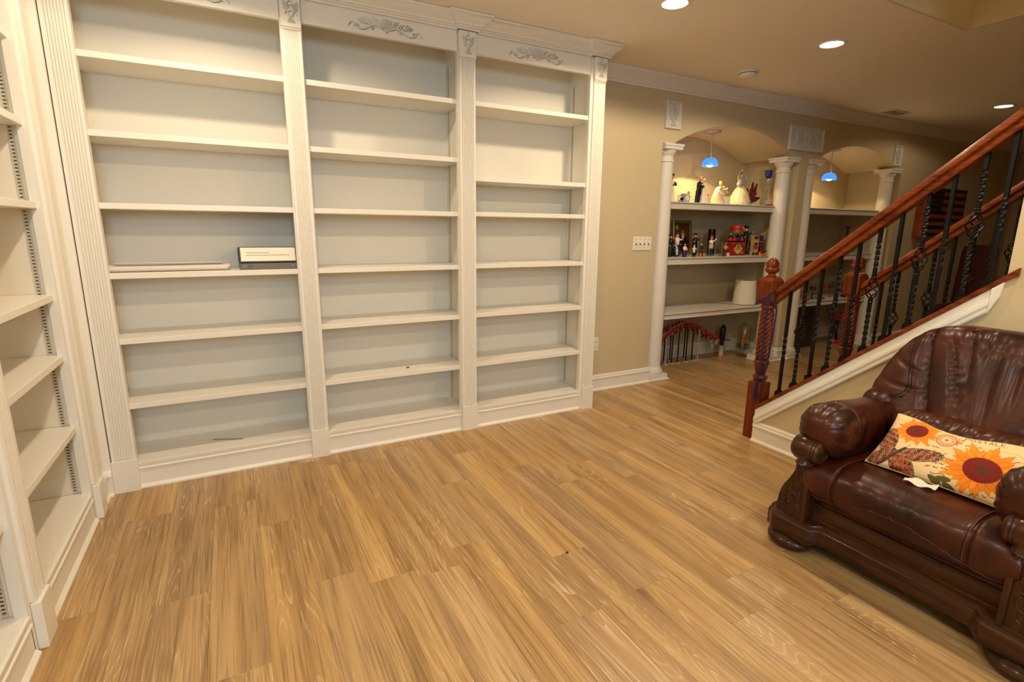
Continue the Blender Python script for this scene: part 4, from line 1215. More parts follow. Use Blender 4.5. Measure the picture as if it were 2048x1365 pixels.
class Paint:
    """colours for a set of 2-D sample points, built from simple shapes"""
    def __init__(s, x, y, base):
        s.x, s.y = x, y
        s.c = np.tile(np.array(base, float), (len(x), 1))
        s.rng = np.random.RandomState(3)
    def put(s, a, col):
        a = np.clip(a, 0, 1)[:, None]
        s.c = s.c * (1 - a) + np.array(col)[None] * a if np.ndim(col) == 1 else s.c * (1 - a) + col * a
    def seg(s, p, q, w):
        dx, dy = q[0] - p[0], q[1] - p[1]; l2 = dx * dx + dy * dy + 1e-12
        t = np.clip(((s.x - p[0]) * dx + (s.y - p[1]) * dy) / l2, 0, 1)
        d = np.hypot(s.x - p[0] - t * dx, s.y - p[1] - t * dy)
        return np.clip((w - d) / (0.5 * w) + 0.3, 0, 1)
    def lines(s, pts, w, col, op=1.0):
        for p, q in zip(pts[:-1], pts[1:]): s.put(s.seg(p, q, w) * op, col)
    def text(s, txt, o, h, ang, col, w, gap=0.28, sx=1.0):
        ca, sa = math.cos(ang), math.sin(ang); x = 0
        for chh in txt:
            if chh in FONT:
                wd = 0
                for st in FONT[chh]:
                    P_ = [(o[0] + h * ((x + sx * a) * ca - b * sa), o[1] + h * ((x + sx * a) * sa + b * ca)) for a, b in st]
                    s.lines(P_, w, col); wd = max(wd, max(a for a, b in st))
                x += sx * wd + gap
            else: x += 0.5
    def disc(s, c, r, col, soft=0.0012, ry=None, ang=0):
        u, v = s.x - c[0], s.y - c[1]; ca, sa = math.cos(ang), math.sin(ang)
        u, v = u * ca + v * sa, -u * sa + v * ca
        d = np.hypot(u, v * (r / ry if ry else 1))
        s.put((r - d) / soft + 0.5, col)
    def flower(s, c, rc, rp, n, ang=0.0, squash=1.0, seed=1):
        rg = np.random.RandomState(seed)
        for lay in (0, 1):
            for k in range(n):
                a = 2 * PI * (k + 0.5 * lay) / n + rg.uniform(-.08, .08); L_ = rp * rg.uniform(0.80, 1.10) * (1.0 if lay == 0 else 0.86)
                u, v = s.x - c[0], (s.y - c[1]) / squash
                uu, vv = u * math.cos(a) + v * math.sin(a), -u * math.sin(a) + v * math.cos(a)
                t = (uu - rc * 0.8) / (L_ - rc * 0.8)
                wd = rp * (0.115 if lay == 0 else 0.10) * np.sin(np.clip(t, 0, 1) ** 0.75 * PI * 0.96 + 0.12)
                m_ = np.where((t > 0) & (t < 1), (wd - np.abs(vv)) / 0.0012 + 0.5, 0)
                base = np.array(srgb(246, 160, 30)) * (0.85 + 0.3 * rg.rand()); tip = np.array(srgb(236, 104, 14))
                f = np.clip(np.abs(np.abs(vv) / (wd + 1e-5) - 0.0) ** 1.5 * 0.7 + 0.5 * (1 - t) ** 2, 0, 1)[:, None]
                col = base[None] * (1 - f) + tip[None] * f
                vein = np.clip(np.exp(-(vv / 0.0009) ** 2) * 0.45 + np.exp(-((np.abs(vv) - wd) / 0.0012) ** 2) * 0.6, 0, 0.8)[:, None]
                col = col * (1 - vein) + np.array(srgb(190, 70, 10))[None] * vein
                s.put(m_, col)
        u, v = s.x - c[0], (s.y - c[1]) / squash
        r = np.hypot(u, v)
        rn = s.rng.rand(len(r))
        core = np.array(srgb(120, 22, 18))[None] * (0.6 + 0.8 * rn[:, None])
        mid = np.clip(1 - (r / (rc * 0.42)) ** 2, 0, 1)[:, None]
        core = core * (1 - mid) + np.array(srgb(70, 52, 24))[None] * mid * (0.6 + 0.7 * rn[:, None]) + core * 0
        s.put((rc - r) / 0.0015 + 0.5, core)

def paint_pillow(x, y):
    P = Paint(x, y, srgb(232, 205, 150))
    ink = srgb(70, 50, 38)
    rg = np.random.RandomState(5)
    # handwriting
    for (ox, oy, ln, ang) in ((0.175, 0.128, 0.045, 0.05), (0.185, 0.103, 0.07, 0.10), (0.205, 0.083, 0.085, 0.14), (0.225, 0.058, 0.05, 0.18), (0.21, 0.036, 0.07, 0.2), (0.235, 0.016, 0.05, 0.2), (0.37, -0.005, 0.09, 0.15), (0.29, 0.172, 0.05, 0.2), (0.44, 0.178, 0.03, 0.2)):
        xx = 0; pts = []
        while xx < ln:
            if rg.rand() < 0.12 and len(pts) > 2:
                P.lines(pts, 0.0014, ink, 0.95); pts = []; xx += 0.006
            pts.append((ox + xx, oy + xx * ang + rg.uniform(-.0035, .0042))); xx += 0.0032
        if len(pts) > 1: P.lines(pts, 0.0014, ink, 0.95)
    P.lines([(0.30, 0.187), (0.36, 0.19), (0.43, 0.21), (0.455, 0.20), (0.462, 0.18)], 0.0009, ink, 0.7)
    # leaf
    for k in range(3):
        P.disc((0.255 + 0.025 * k, -0.002 - 0.004 * k + 0.016 * (k == 1)), 0.026, srgb(92, 84, 38), 0.003, 0.010, -0.35 + 0.5 * (k == 1))
    # butterfly: wings as mottled lobes
    spots = np.random.RandomState(9)
    def wing(c, r, ry, ang, red):
        u, v = x - c[0], y - c[1]; ca, sa = math.cos(ang), math.sin(ang)
        uu, vv = u * ca + v * sa, -u * sa + v * ca
        d = np.hypot(uu / r, vv / ry)
        cells = np.sin(uu * 520 + 2.5 * np.sin(vv * 330)) * np.sin(vv * 480 + 2.2 * np.sin(uu * 300))
        base = np.array(srgb(92, 58, 42))[None] * np.ones((len(x), 1))
        pale = np.array(srgb(200, 160, 118))
        base = np.where((cells > 0.30)[:, None], pale[None], base)
        dk = np.array(srgb(46, 28, 24)); base = np.where((cells < -0.45)[:, None], dk[None], base)
        rd = np.sin(uu * 300 + 1) * np.sin(vv * 210 + 2) > 0.55 - red * 0.5
        base = np.where((rd & (d < 0.75))[:, None], np.array(srgb(205, 62, 24))[None], base)
        P.put((1 - d) / 0.03 + 0.5, base)
    wing((0.042, 0.105), 0.072, 0.036, 1.85, 0.15); wing((0.050, 0.026), 0.060, 0.032, 0.70, 0.3)
    wing((0.172, 0.070), 0.086, 0.031, 0.28, 0.12); wing((0.132, 0.008), 0.066, 0.040, -0.75, 0.8)
    P.lines([(0.060, 0.00), (0.085, 0.035), (0.105, 0.065), (0.118, 0.082)], 0.007, srgb(74, 50, 38))
    P.lines([(0.06, 0.0), (0.035, -0.02)], 0.002, srgb(60, 44, 34)); P.lines([(0.118, 0.082), (0.14, 0.088)], 0.001, ink); P.lines([(0.118, 0.082), (0.128, 0.105)], 0.001, ink)
    # postmark
    red = srgb(186, 62, 36)
    c = (0.228, 0.172)
    for r, w in ((0.034, 0.0013), (0.031, 0.0008), (0.020, 0.0009)):
        P.lines([(c[0] + r * math.cos(2 * PI * i / 40), c[1] + r * 0.9 * math.sin(2 * PI * i / 40)) for i in range(41)], w, red)
    for i in range(26):
        a = 2 * PI * i / 26
        P.lines([(c[0] + 0.0228 * math.cos(a), c[1] + 0.0205 * math.sin(a)), (c[0] + 0.0285 * math.cos(a + 0.05), c[1] + 0.0256 * math.sin(a + 0.05))], 0.0012, red)
    P.lines([(c[0] - 0.006, c[1]), (c[0] + 0.006, c[1])], 0.0022, red); P.lines([(c[0], c[1] - 0.006), (c[0], c[1] + 0.006)], 0.0022, red)
    for k in range(9):
        P.disc((0.262 + 0.014 * rg.rand(), 0.165 + 0.03 * rg.rand()), 0.0035, srgb(196, 70, 40), 0.001)
    P.text('POSTALE', (0.278, 0.198), 0.0165, 0.25, srgb(118, 88, 56), 0.0015, 0.38, 1.0)
    P.flower((0.116, 0.182), 0.040, 0.094, 15, seed=2, squash=0.86)
    P.flower((0.373, 0.092), 0.057, 0.126, 17, seed=4, squash=0.92)
    return P.c

def pillow():
    e1 = Vector((-0.02, -1, 0.02)).normalized(); e2 = Vector((0.21, 0, 0.175)); e2 = (e2 - e1 * e1.dot(e2)).normalized()
    n = e1.cross(e2); n = n if n.z > 0 else -n
    P0 = Vector((2.370, 1.142, 0.470)) - e1 * 0.005
    def pos(u, v, side, th=0.052):
        # u, v in -1..1
        pin = 1 - 0.05 * (1 - v * v) * abs(u) ** 3 ; pin2 = 1 - (0.40 * math.exp(-((u + 0.05) / 0.45) ** 2) if v > 0 else 0.04 * (1 - u * u)) * abs(v) ** 3
        uu = u * pin; vv = v * pin2
        h = th * (max(0.0, (1 - u * u)) * max(0.0, (1 - v * v))) ** 0.42
        h += 0.003 * math.sin(u * 5 + v * 4) * (1 - u * u) * (1 - v * v)
        p = P0 + e1 * (PU / 2 * (1 + uu)) + e2 * (PV / 2 * (1 + vv))
        return p + n * (h * side)
    NU, NV = 430, 250
    m = MB()
    m.grid(lambda u, v: pos(2 * u - 1, 2 * v - 1, 1), NU, NV)
    us, vs = np.meshgrid(np.linspace(0, 1, NU + 1), np.linspace(0, 1, NV + 1))
    vv_ = np.array(m.v) - np.array(P0)
    x = vv_ @ np.array(e1) - 0.005; y = vv_ @ np.array(e2) - 0.015
    col = paint_pillow(x, y)
    me = m.mesh('cover')
    at_ = me.color_attributes.new('print', 'FLOAT_COLOR', 'POINT')
    at_.data.foreach_set('color', np.concatenate([col, np.ones((len(col), 1))], 1).astype(np.float32).ravel())
    mt = bpy.data.materials.new('printed_linen'); mt.use_nodes = True
    nt = mt.node_tree; b = nt.nodes['Principled BSDF']
    ca = nt.nodes.new('ShaderNodeVertexColor'); ca.layer_name = 'print'
    nt.links.new(ca.outputs['Color'], b.inputs['Base Color']); b.inputs['Roughness'].default_value = 0.85
    nz = nt.nodes.new('ShaderNodeTexNoise'); nz.inputs['Scale'].default_value = 500
    tc = nt.nodes.new('ShaderNodeTexCoord'); nt.links.new(tc.outputs['Object'], nz.inputs['Vector'])
    bp = nt.nodes.new('ShaderNodeBump'); bp.inputs['Strength'].default_value = 0.25; bp.inputs['Distance'].default_value = 0.001
    nt.links.new(nz.outputs['Fac'], bp.inputs['Height']); nt.links.new(bp.outputs['Normal'], b.inputs['Normal'])
    me.materials.append(mt); me.shade_smooth()
    t = thing('pillow', 'cream lumbar pillow printed with orange sunflowers and a butterfly, on the armchair', 'pillow', (2.45, 0.9, 0.47))
    o = bpy.data.objects.new('cover', me); C.objects.link(o); at(t, o)
    LIN = mat('linen_back', srgb(222, 196, 146), 0.85)
    at(t, MB().grid(lambda u, v: pos(2 * u - 1, 2 * v - 1, -1, 0.035), 60, 36).build('back_cover', LIN, None, smooth=180, fix=False))
    edge = [pos(-1 + 2 * i / 40, 1, 1) for i in range(41)] + [pos(1, 1 - 2 * i / 24, 1) for i in range(1, 25)] + [pos(1 - 2 * i / 40, -1, 1) for i in range(1, 41)] + [pos(-1, -1 + 2 * i / 24, 1) for i in range(1, 25)]
    at(t, MB().tube(edge, 0.0028, 6).build('edge_welt', LIN, None, smooth=60))
pillow()
# ------------------------------------------------------------------ pendant lamps in the niches
SHADE = mat('blue_glass_shade', (0.02, 0.10, 0.55), 0.12, emit=(0.03, 0.16, 0.95), estr=2.2, coat=0.5)
GLOWW = mat('pendant_bulb', (1, 0.95, 0.85), 0.4, emit=(1.0, 0.88, 0.70), estr=12)
NICKEL = mat('brushed_nickel', (0.55, 0.52, 0.48), 0.35, metal=0.8)
CORD = mat('pendant_cord', (0.62, 0.56, 0.48), 0.5)
def pendant(x, y, zbot, ztop, label, power):
    t = thing('pendant_lamp', label, 'lamp', (x, y, zbot), 'blue glass pendant lamps')
    H = ztop - zbot
    MB().lathe([(0.001, H), (0.085, H), (0.085, H - 0.006), (0.06, H - 0.016), (0.012, H - 0.022)], 28).build('canopy', NICKEL, t, smooth=50)
    MB().tube([(0, 0, H - 0.015), (0, 0, 0.13)], 0.004, 8).build('cord', CORD, t)
    MB().lathe([(0.006, 0.150), (0.010, 0.135), (0.018, 0.100), (0.022, 0.082), (0.001, 0.080)], 20).build('socket_cap', NICKEL, t, smooth=50)
    dome = [(0.020 + 0.060 * math.sin(a), 0.005 + 0.078 * math.cos(a)) for a in [PI / 2 * i / 12 for i in range(13)]]
    inner = [(r - 0.004, h - 0.002) for r, h in reversed(dome)]
    MB().lathe(dome + inner, 32).build('shade', SHADE, t, smooth=60)
    MB().ell((0, 0, 0.018), 0.034, 0.034, 0.026).build('bulb', GLOWW, t, smooth=180)
    d = bpy.data.lights.new('pendant_light', 'SPOT'); d.energy = power; d.color = (1.0, 0.70, 0.30); d.spot_size = math.radians(158); d.spot_blend = 0.12; d.shadow_soft_size = 0.02
    o = bpy.data.objects.new('pendant_light', d); C.objects.link(o); o.location = (x, y, zbot - 0.012)
pendant(4.405, 4.00, 2.088, 2.423, 'blue glass pendant lamp hanging over the figurines in the first niche', 17)
pendant(6.43, 4.00, 2.055, 2.398, 'blue glass pendant lamp hanging over the empty top shelf of the second niche', 17)

# ------------------------------------------------------------------ small materials
def cm(name, r, g, b, rough=0.4, **k): return mat(name, srgb(r, g, b), rough, **k)
PORC = cm('porcelain_white', 238, 228, 205, 0.3); IVORY = cm('porcelain_ivory', 226, 208, 170, 0.4, bump=0.6, bscale=90)
BLK = cm('figurine_black', 22, 20, 22, 0.35); SKIN = cm('figurine_skin', 222, 172, 128, 0.5); HAIR = cm('figurine_hair', 92, 60, 34, 0.5)
REDP = cm('figurine_red', 186, 34, 24, 0.35); NAVY = cm('figurine_navy', 34, 34, 96, 0.4); ORNG = cm('figurine_orange', 236, 120, 24, 0.4)
YEL = cm('figurine_yellow', 226, 182, 56, 0.4); GRN = cm('figurine_green', 74, 96, 38, 0.5); BRN = cm('figurine_brown', 82, 50, 28, 0.5)
GREY = cm('figurine_grey', 168, 168, 170, 0.4); GOLD = mat('gilt_frame', (0.36, 0.21, 0.05), 0.38, metal=0.6, bump=0.4, bscale=80)
TEAL = cm('teal_glass', 34, 134, 148, 0.15); PINK = cm('pink_glass', 206, 44, 72, 0.2)
def thin_glass(name, tint, base=0.05):
    m = bpy.data.materials.new(name); m.use_nodes = True
    nt = m.node_tree; out = nt.nodes['Material Output']; nt.nodes.remove(nt.nodes['Principled BSDF'])
    tr = nt.nodes.new('ShaderNodeBsdfTransparent'); tr.inputs['Color'].default_value = (*tint, 1)
    gl = nt.nodes.new('ShaderNodeBsdfGlossy'); gl.inputs['Roughness'].default_value = 0.04
    lw = nt.nodes.new('ShaderNodeLayerWeight'); lw.inputs['Blend'].default_value = 0.5
    pw = nt.nodes.new('ShaderNodeMath'); pw.operation = 'POWER'; pw.inputs[1].default_value = 3.0
    fr = nt.nodes.new('ShaderNodeMath'); fr.operation = 'MULTIPLY'; fr.inputs[1].default_value = 0.45
    nt.links.new(lw.outputs['Facing'], pw.inputs[0]); nt.links.new(pw.outputs[0], fr.inputs[0])
    ad = nt.nodes.new('ShaderNodeMath'); ad.operation = 'ADD'; ad.inputs[1].default_value = base; ad.use_clamp = True
    mx = nt.nodes.new('ShaderNodeMixShader')
    nt.links.new(fr.outputs[0], ad.inputs[0]); nt.links.new(ad.outputs[0], mx.inputs[0])
    nt.links.new(tr.outputs[0], mx.inputs[1]); nt.links.new(gl.outputs[0], mx.inputs[2]); nt.links.new(mx.outputs[0], out.inputs['Surface'])
    return m
GLASS = thin_glass('clear_glass', (0.95, 0.97, 0.95))
RUBY = mat('ruby_glass', (0.22, 0.008, 0.010), 0.06, trans=0.35, coat=0.6)
COBALT = mat('cobalt_glass', (0.02, 0.06, 0.42), 0.06, trans=0.3, coat=0.6)
CRYS = mat('crystal_stem', (0.55, 0.50, 0.42), 0.1, metal=0.5, coat=0.5)
def P(m, name, mt, t, smooth=60, **kw): return m.build(name, mt, t, smooth=smooth, **kw)
TS, MS, LS = 1.7125, 1.1865, 0.6365

# --- top shelf figurines
FG = 'porcelain figurines on the top niche shelf'
t = thing('figurine', 'white gowned figurine holding dark flowers, half hidden behind the first column', 'figurine', (3.855, 3.95, TS), FG)
P(MB().lathe([(0.045, 0), (0.046, 0.008), (0.034, 0.02), (0.030, 0.08), (0.020, 0.150), (0.026, 0.19), (0.016, 0.205), (0.006, 0.212)], 20), 'gown', PORC, t)
P(MB().ell((0, 0, 0.235), 0.016, 0.017, 0.021), 'head', SKIN, t, 180)
m = MB(); 
for k in range(9): m.ell((0.018 + 0.016 * math.cos(k * 2.4), -0.02 + 0.012 * math.sin(k * 2.4), 0.165 + 0.007 * (k % 4)), 0.010, 0.010, 0.010, 8, 6)
P(m, 'bouquet', BRN, t, 180)
m = MB()
for k in range(6): m.ell((0.012 * math.cos(k), 0.012 * math.sin(k), 0.245 + 0.008 * (k % 3)), 0.011, 0.011, 0.011, 8, 6)
P(m, 'flower_crown', BRN, t, 180)

t = thing('figurine', 'tiny black and white bird figurine beside the first column on the top shelf', 'figurine', (3.955, 3.93, TS), FG)
P(MB().ell((0, 0, 0.034), 0.030, 0.022, 0.026), 'body', PORC, t, 180)
P(MB().ell((-0.020, -0.004, 0.066), 0.015, 0.014, 0.014), 'head', PORC, t, 180)
for s in (-1, 1): P(MB().ell((0.008, s * 0.020, 0.036), 0.024, 0.006, 0.016), 'wing', BLK, t, 180)
P(MB().ell((0.036, 0, 0.052), 0.014, 0.008, 0.008), 'tail', BLK, t, 180)
P(MB().lathe([(0.034, 0), (0.030, 0.010), (0.001, 0.014)], 16), 'base', BLK, t)

t = thing('trinket_box', 'pale grey square trinket box with round medallion leaning beside the wedding couple', 'box', (4.115, 4.02, TS), FG)
R_ = Matrix.Rotation(0.25, 3, 'Y')
m = MB().obox((0, 0, 0.048), R_ @ Vector((0.040, 0, 0)), (0, 0.035, 0), R_ @ Vector((0, 0, 0.042)))
P(m, 'body', GREY, t, None, bevel=0.008)
P(MB().lathe([(0.024, 0), (0.020, -0.005), (0.012, -0.005), (0.010, -0.002), (0.001, -0.002)], 24, (0, -0.0355, 0.050), 'y'), 'medallion', PORC, t)
P(MB().ell((0.036, -0.01, 0.104), 0.020, 0.006, 0.022), 'leaf', GREY, t, 180)

t = thing('figurine', 'wedding couple figurine, groom in black suit and bride in white gown', 'figurine', (4.235, 3.93, TS), FG)
for s, lx in ((0, -0.062), (1, -0.026)):
    P(MB().tube([(lx, 0, 0.0), (lx + 0.006, 0, 0.06), (lx + 0.016, 0, 0.125)], [0.013, 0.014, 0.017], 10), 'trouser_leg', BLK, t)
P(MB().loft([[(cx + rx * math.cos(k * PI / 8), ry * math.sin(k * PI / 8), z) for k in range(16)] for cx, rx, ry, z in ((-0.030, 0.034, 0.020, 0.095), (-0.028, 0.029, 0.020, 0.135), (-0.024, 0.034, 0.022, 0.175), (-0.020, 0.036, 0.021, 0.200), (-0.018, 0.012, 0.011, 0.214))]), 'tailcoat', BLK, t)
P(MB().tube([(-0.050, -0.004, 0.196), (-0.052, -0.02, 0.165), (-0.02, -0.030, 0.158), (0.012, -0.02, 0.166)], 0.010, 8), 'sleeve', BLK, t)
P(MB().lathe([(0.011, 0), (0.001, 0.026)], 10, (-0.016, -0.017, 0.178)), 'shirt_front', PORC, t)
P(MB().ell((-0.016, 0, 0.236), 0.017, 0.018, 0.023), 'groom_head', SKIN, t, 180)
P(MB().ell((-0.018, 0.003, 0.246), 0.018, 0.018, 0.016), 'groom_hair', YEL, t, 180)
def fgow(r, h, a): return r * (1 + 0.06 * math.sin(a * 9))
P(MB().lathe([(0.046, 0), (0.044, 0.02), (0.034, 0.08), (0.020, 0.14), (0.016, 0.155), (0.021, 0.18), (0.017, 0.195), (0.007, 0.203)], 36, (0.036, 0, 0), rfun=fgow), 'bride_gown', PORC, t)
P(MB().ell((0.036, -0.002, 0.219), 0.014, 0.015, 0.019), 'bride_head', SKIN, t, 180)
P(MB().lathe([(0.018, 0.13), (0.024, 0.17), (0.020, 0.215), (0.010, 0.238), (0.001, 0.242)], 16, (0.042, 0.010, 0)), 'veil', PORC, t)
m = MB()
for k in range(8): m.ell((0.070 + 0.013 * math.cos(k * 2.2), -0.03 + 0.010 * math.sin(k * 2.2), 0.082 + 0.006 * (k % 3)), 0.008, 0.008, 0.008, 8, 6)
P(m, 'bouquet', cm('coral_petal', 226, 140, 110), t, 180)

t = thing('figurine', 'seated ivory lady figurine with a bouquet beside a square pedestal', 'figurine', (4.530, 3.94, TS), FG)
P(MB().loft([[(cx + rx * math.cos(k * PI / 10), ry * math.sin(k * PI / 10) * (1 + 0.04 * math.sin(k * 3)), z) for k in range(20)] for cx, rx, ry, z in ((-0.030, 0.085, 0.06, 0.0), (-0.035, 0.080, 0.058, 0.03), (-0.045, 0.062, 0.048, 0.07), (-0.050, 0.045, 0.036, 0.10), (-0.045, 0.034, 0.028, 0.135), (-0.030, 0.032, 0.026, 0.165), (-0.022, 0.010, 0.010, 0.180))]), 'gown', IVORY, t)
P(MB().tube([(-0.050, -0.01, 0.165), (-0.065, -0.035, 0.13), (-0.030, -0.050, 0.105), (0.010, -0.04, 0.10)], 0.010, 8), 'arm', PORC, t)
P(MB().ell((-0.010, -0.004, 0.205), 0.017, 0.017, 0.021), 'head', YEL, t, 180)
P(MB().ell((-0.008, 0.004, 0.222), 0.015, 0.015, 0.012), 'hair_bun', YEL, t, 180)
m = MB()
for k in range(14): m.ell((0.028 + 0.028 * math.cos(k * 2.4), -0.03 + 0.018 * math.sin(k * 2.4), 0.125 + 0.012 * (k % 5)), 0.011, 0.011, 0.010, 8, 6)
P(m, 'bouquet', IVORY, t, 180)
P(MB().box(0.035, 0.105, -0.040, 0.030, 0, 0.082), 'pedestal', PORC, t, None, bevel=0.004)

t = thing('figurine', 'tall dancing lady figurine in ruffled cream gown with raised arms', 'figurine', (4.850, 3.96, TS), FG)
def ruff(r, h, a): return r * (1 + 0.07 * math.sin(a * 7 + h * 60) + 0.04 * math.sin(a * 13 - h * 90))
P(MB().lathe([(0.100, 0), (0.108, 0.015), (0.100, 0.05), (0.092, 0.09), (0.076, 0.13), (0.055, 0.165), (0.030, 0.195), (0.022, 0.205)], 64, rfun=ruff), 'skirt', IVORY, t)
P(MB().loft([[(cx + rx * math.cos(k * PI / 8), ry * math.sin(k * PI / 8), z) for k in range(16)] for cx, rx, ry, z in ((0.0, 0.024, 0.020, 0.200), (-0.006, 0.030, 0.023, 0.225), (-0.012, 0.036, 0.026, 0.250), (-0.012, 0.030, 0.020, 0.270), (-0.010, 0.010, 0.010, 0.282))]), 'bodice', GREY, t)
P(MB().ell((-0.012, -0.005, 0.306), 0.018, 0.018, 0.023), 'head', SKIN, t, 180)
P(MB().ell((-0.020, 0.004, 0.320), 0.022, 0.018, 0.020), 'hair', HAIR, t, 180)
P(MB().tube([(-0.042, 0, 0.262), (-0.066, -0.01, 0.290), (-0.046, -0.012, 0.330), (-0.012, -0.01, 0.360)], [0.010, 0.009, 0.007, 0.006], 8), 'arm', SKIN, t)
P(MB().tube([(0.020, 0, 0.262), (0.056, -0.01, 0.262), (0.066, -0.012, 0.295), (0.036, -0.01, 0.332)], [0.012, 0.012, 0.009, 0.006], 8), 'arm', GREY, t)
P(MB().ell((-0.006, -0.012, 0.362), 0.010, 0.008, 0.010), 'hand', SKIN, t, 180)
P(MB().ell((-0.058, -0.03, 0.215), 0.036, 0.026, 0.030), 'bustle', GREY, t, 180)

t = thing('glass_ornament', 'dark ruby glass fan ornament with gilt tips behind the dancing figurine', 'ornament', (5.135, 4.07, TS), FG)
P(MB().lathe([(0.050, 0), (0.050, 0.008), (0.020, 0.018), (0.014, 0.045), (0.022, 0.055)], 24), 'foot', RUBY, t)
for k in range(8):
    an = math.radians(-78 + k * 21.5); L_ = 0.20 + 0.05 * math.sin(k * 1.7)
    pts = [(math.sin(an) * L_ * q, 0.012 * math.sin(k * 2 + q * 3), 0.050 + math.cos(an) * L_ * q * 0.95) for q in [i / 8 for i in range(9)]]
    rr = [0.010 + 0.018 * math.sin(PI * min(1, q * 1.02)) for q in [i / 8 for i in range(9)]]
    pt = P(MB().tube(pts, rr, 10, flat=((0, 1, 0), 0.45)), 'petal', RUBY, t)
    MB().tube([pts[-3], pts[-2], pts[-1]], [0.004, 0.006, 0.003], 6).build('gilt_tip', GOLD, pt, smooth=60)

t = thing('candlestick', 'tall twisted crystal candlestick with cobalt blue cup near the second column', 'candlestick', (5.235, 3.93, TS), FG)
P(MB().lathe([(0.045, 0), (0.045, 0.006), (0.018, 0.016), (0.010, 0.026)], 24), 'foot', CRYS, t)
m = MB()
for s in (0, PI):
    m.tube([(0.0075 * math.cos(s + q * 40), 0.0075 * math.sin(s + q * 40), 0.022 + q) for q in [i * 0.275 / 70 for i in range(71)]], 0.0068, 6)
P(m, 'twisted_stem', CRYS, t)
P(MB().lathe([(0.012, 0.292), (0.030, 0.304), (0.037, 0.330), (0.036, 0.365), (0.040, 0.380), (0.036, 0.380), (0.031, 0.360), (0.028, 0.325), (0.001, 0.315)], 24), 'cup', COBALT, t)
t2 = thing('silk_flower', 'small red silk flower lying at the foot of the crystal candlestick', 'flower', (5.195, 3.84, TS), FG)
for k in range(6):
    a = k * PI / 3
    P(MB().ell((0.024 * math.cos(a), 0.024 * math.sin(a), 0.012), 0.020, 0.013, 0.008, rot=Matrix.Rotation(a, 3, 'Z')), 'petal', REDP, t2, 180)
P(MB().ell((0, 0, 0.016), 0.010, 0.010, 0.010), 'centre', YEL, t2, 180)

# --- middle shelf
MG = 'collectables on the middle niche shelf'
def framed(x, y, z, w, h, label):
    t = thing('framed_picture', label, 'picture', (x, y, z), MG)
    lean = 0.10
    def q(a, c, d): return (a, d + c * lean, c)
    def ring(i, d): return [q(-w / 2 + i, i, d), q(w / 2 - i, i, d), q(w / 2 - i, h - i, d), q(-w / 2 + i, h - i, d)]
    MB().loft([ring(0, 0.012), ring(0, -0.006), ring(0.008, -0.012), ring(0.022, -0.010), ring(0.028, -0.002), ring(0.030, 0.004)], cap=False).build('frame', GOLD, t, smooth=30)
    pm = mat('old_painting', srgb(96, 62, 24), 0.5, vary=0.5, vscale=14)
    MB().add([*ring(0.029, 0.003)], [(0, 1, 2, 3)]).build('painting', pm, t)
    MB().add([*ring(0.0, 0.012)], [(0, 1, 2, 3)]).build('backing', BRN, t)
    fm = cm('painted_figure', 176, 120, 58, 0.5); fd = cm('painted_robe', 44, 30, 22, 0.5)
    def blob(cx, cz, rx, rz, mt_, nm, off):
        MB().add([q(cx + rx * math.cos(k * PI / 10), cz + rz * math.sin(k * PI / 10), off) for k in range(20)], [tuple(range(20))]).build(nm, mt_, t)
    blob(0.01, 0.12, 0.070, 0.085, fd, 'painted_robe', 0.0022); blob(0.01, 0.225, 0.030, 0.038, fm, 'painted_face', 0.0018); blob(0.01, 0.195, 0.020, 0.030, PORC, 'painted_beard', 0.0014); blob(-0.075, 0.29, 0.018, 0.026, YEL, 'painted_lamp', 0.0016)
framed(4.375, 4.25, MS, 0.275, 0.365, 'gilt framed dark portrait of a bearded figure leaning on the niche back wall')

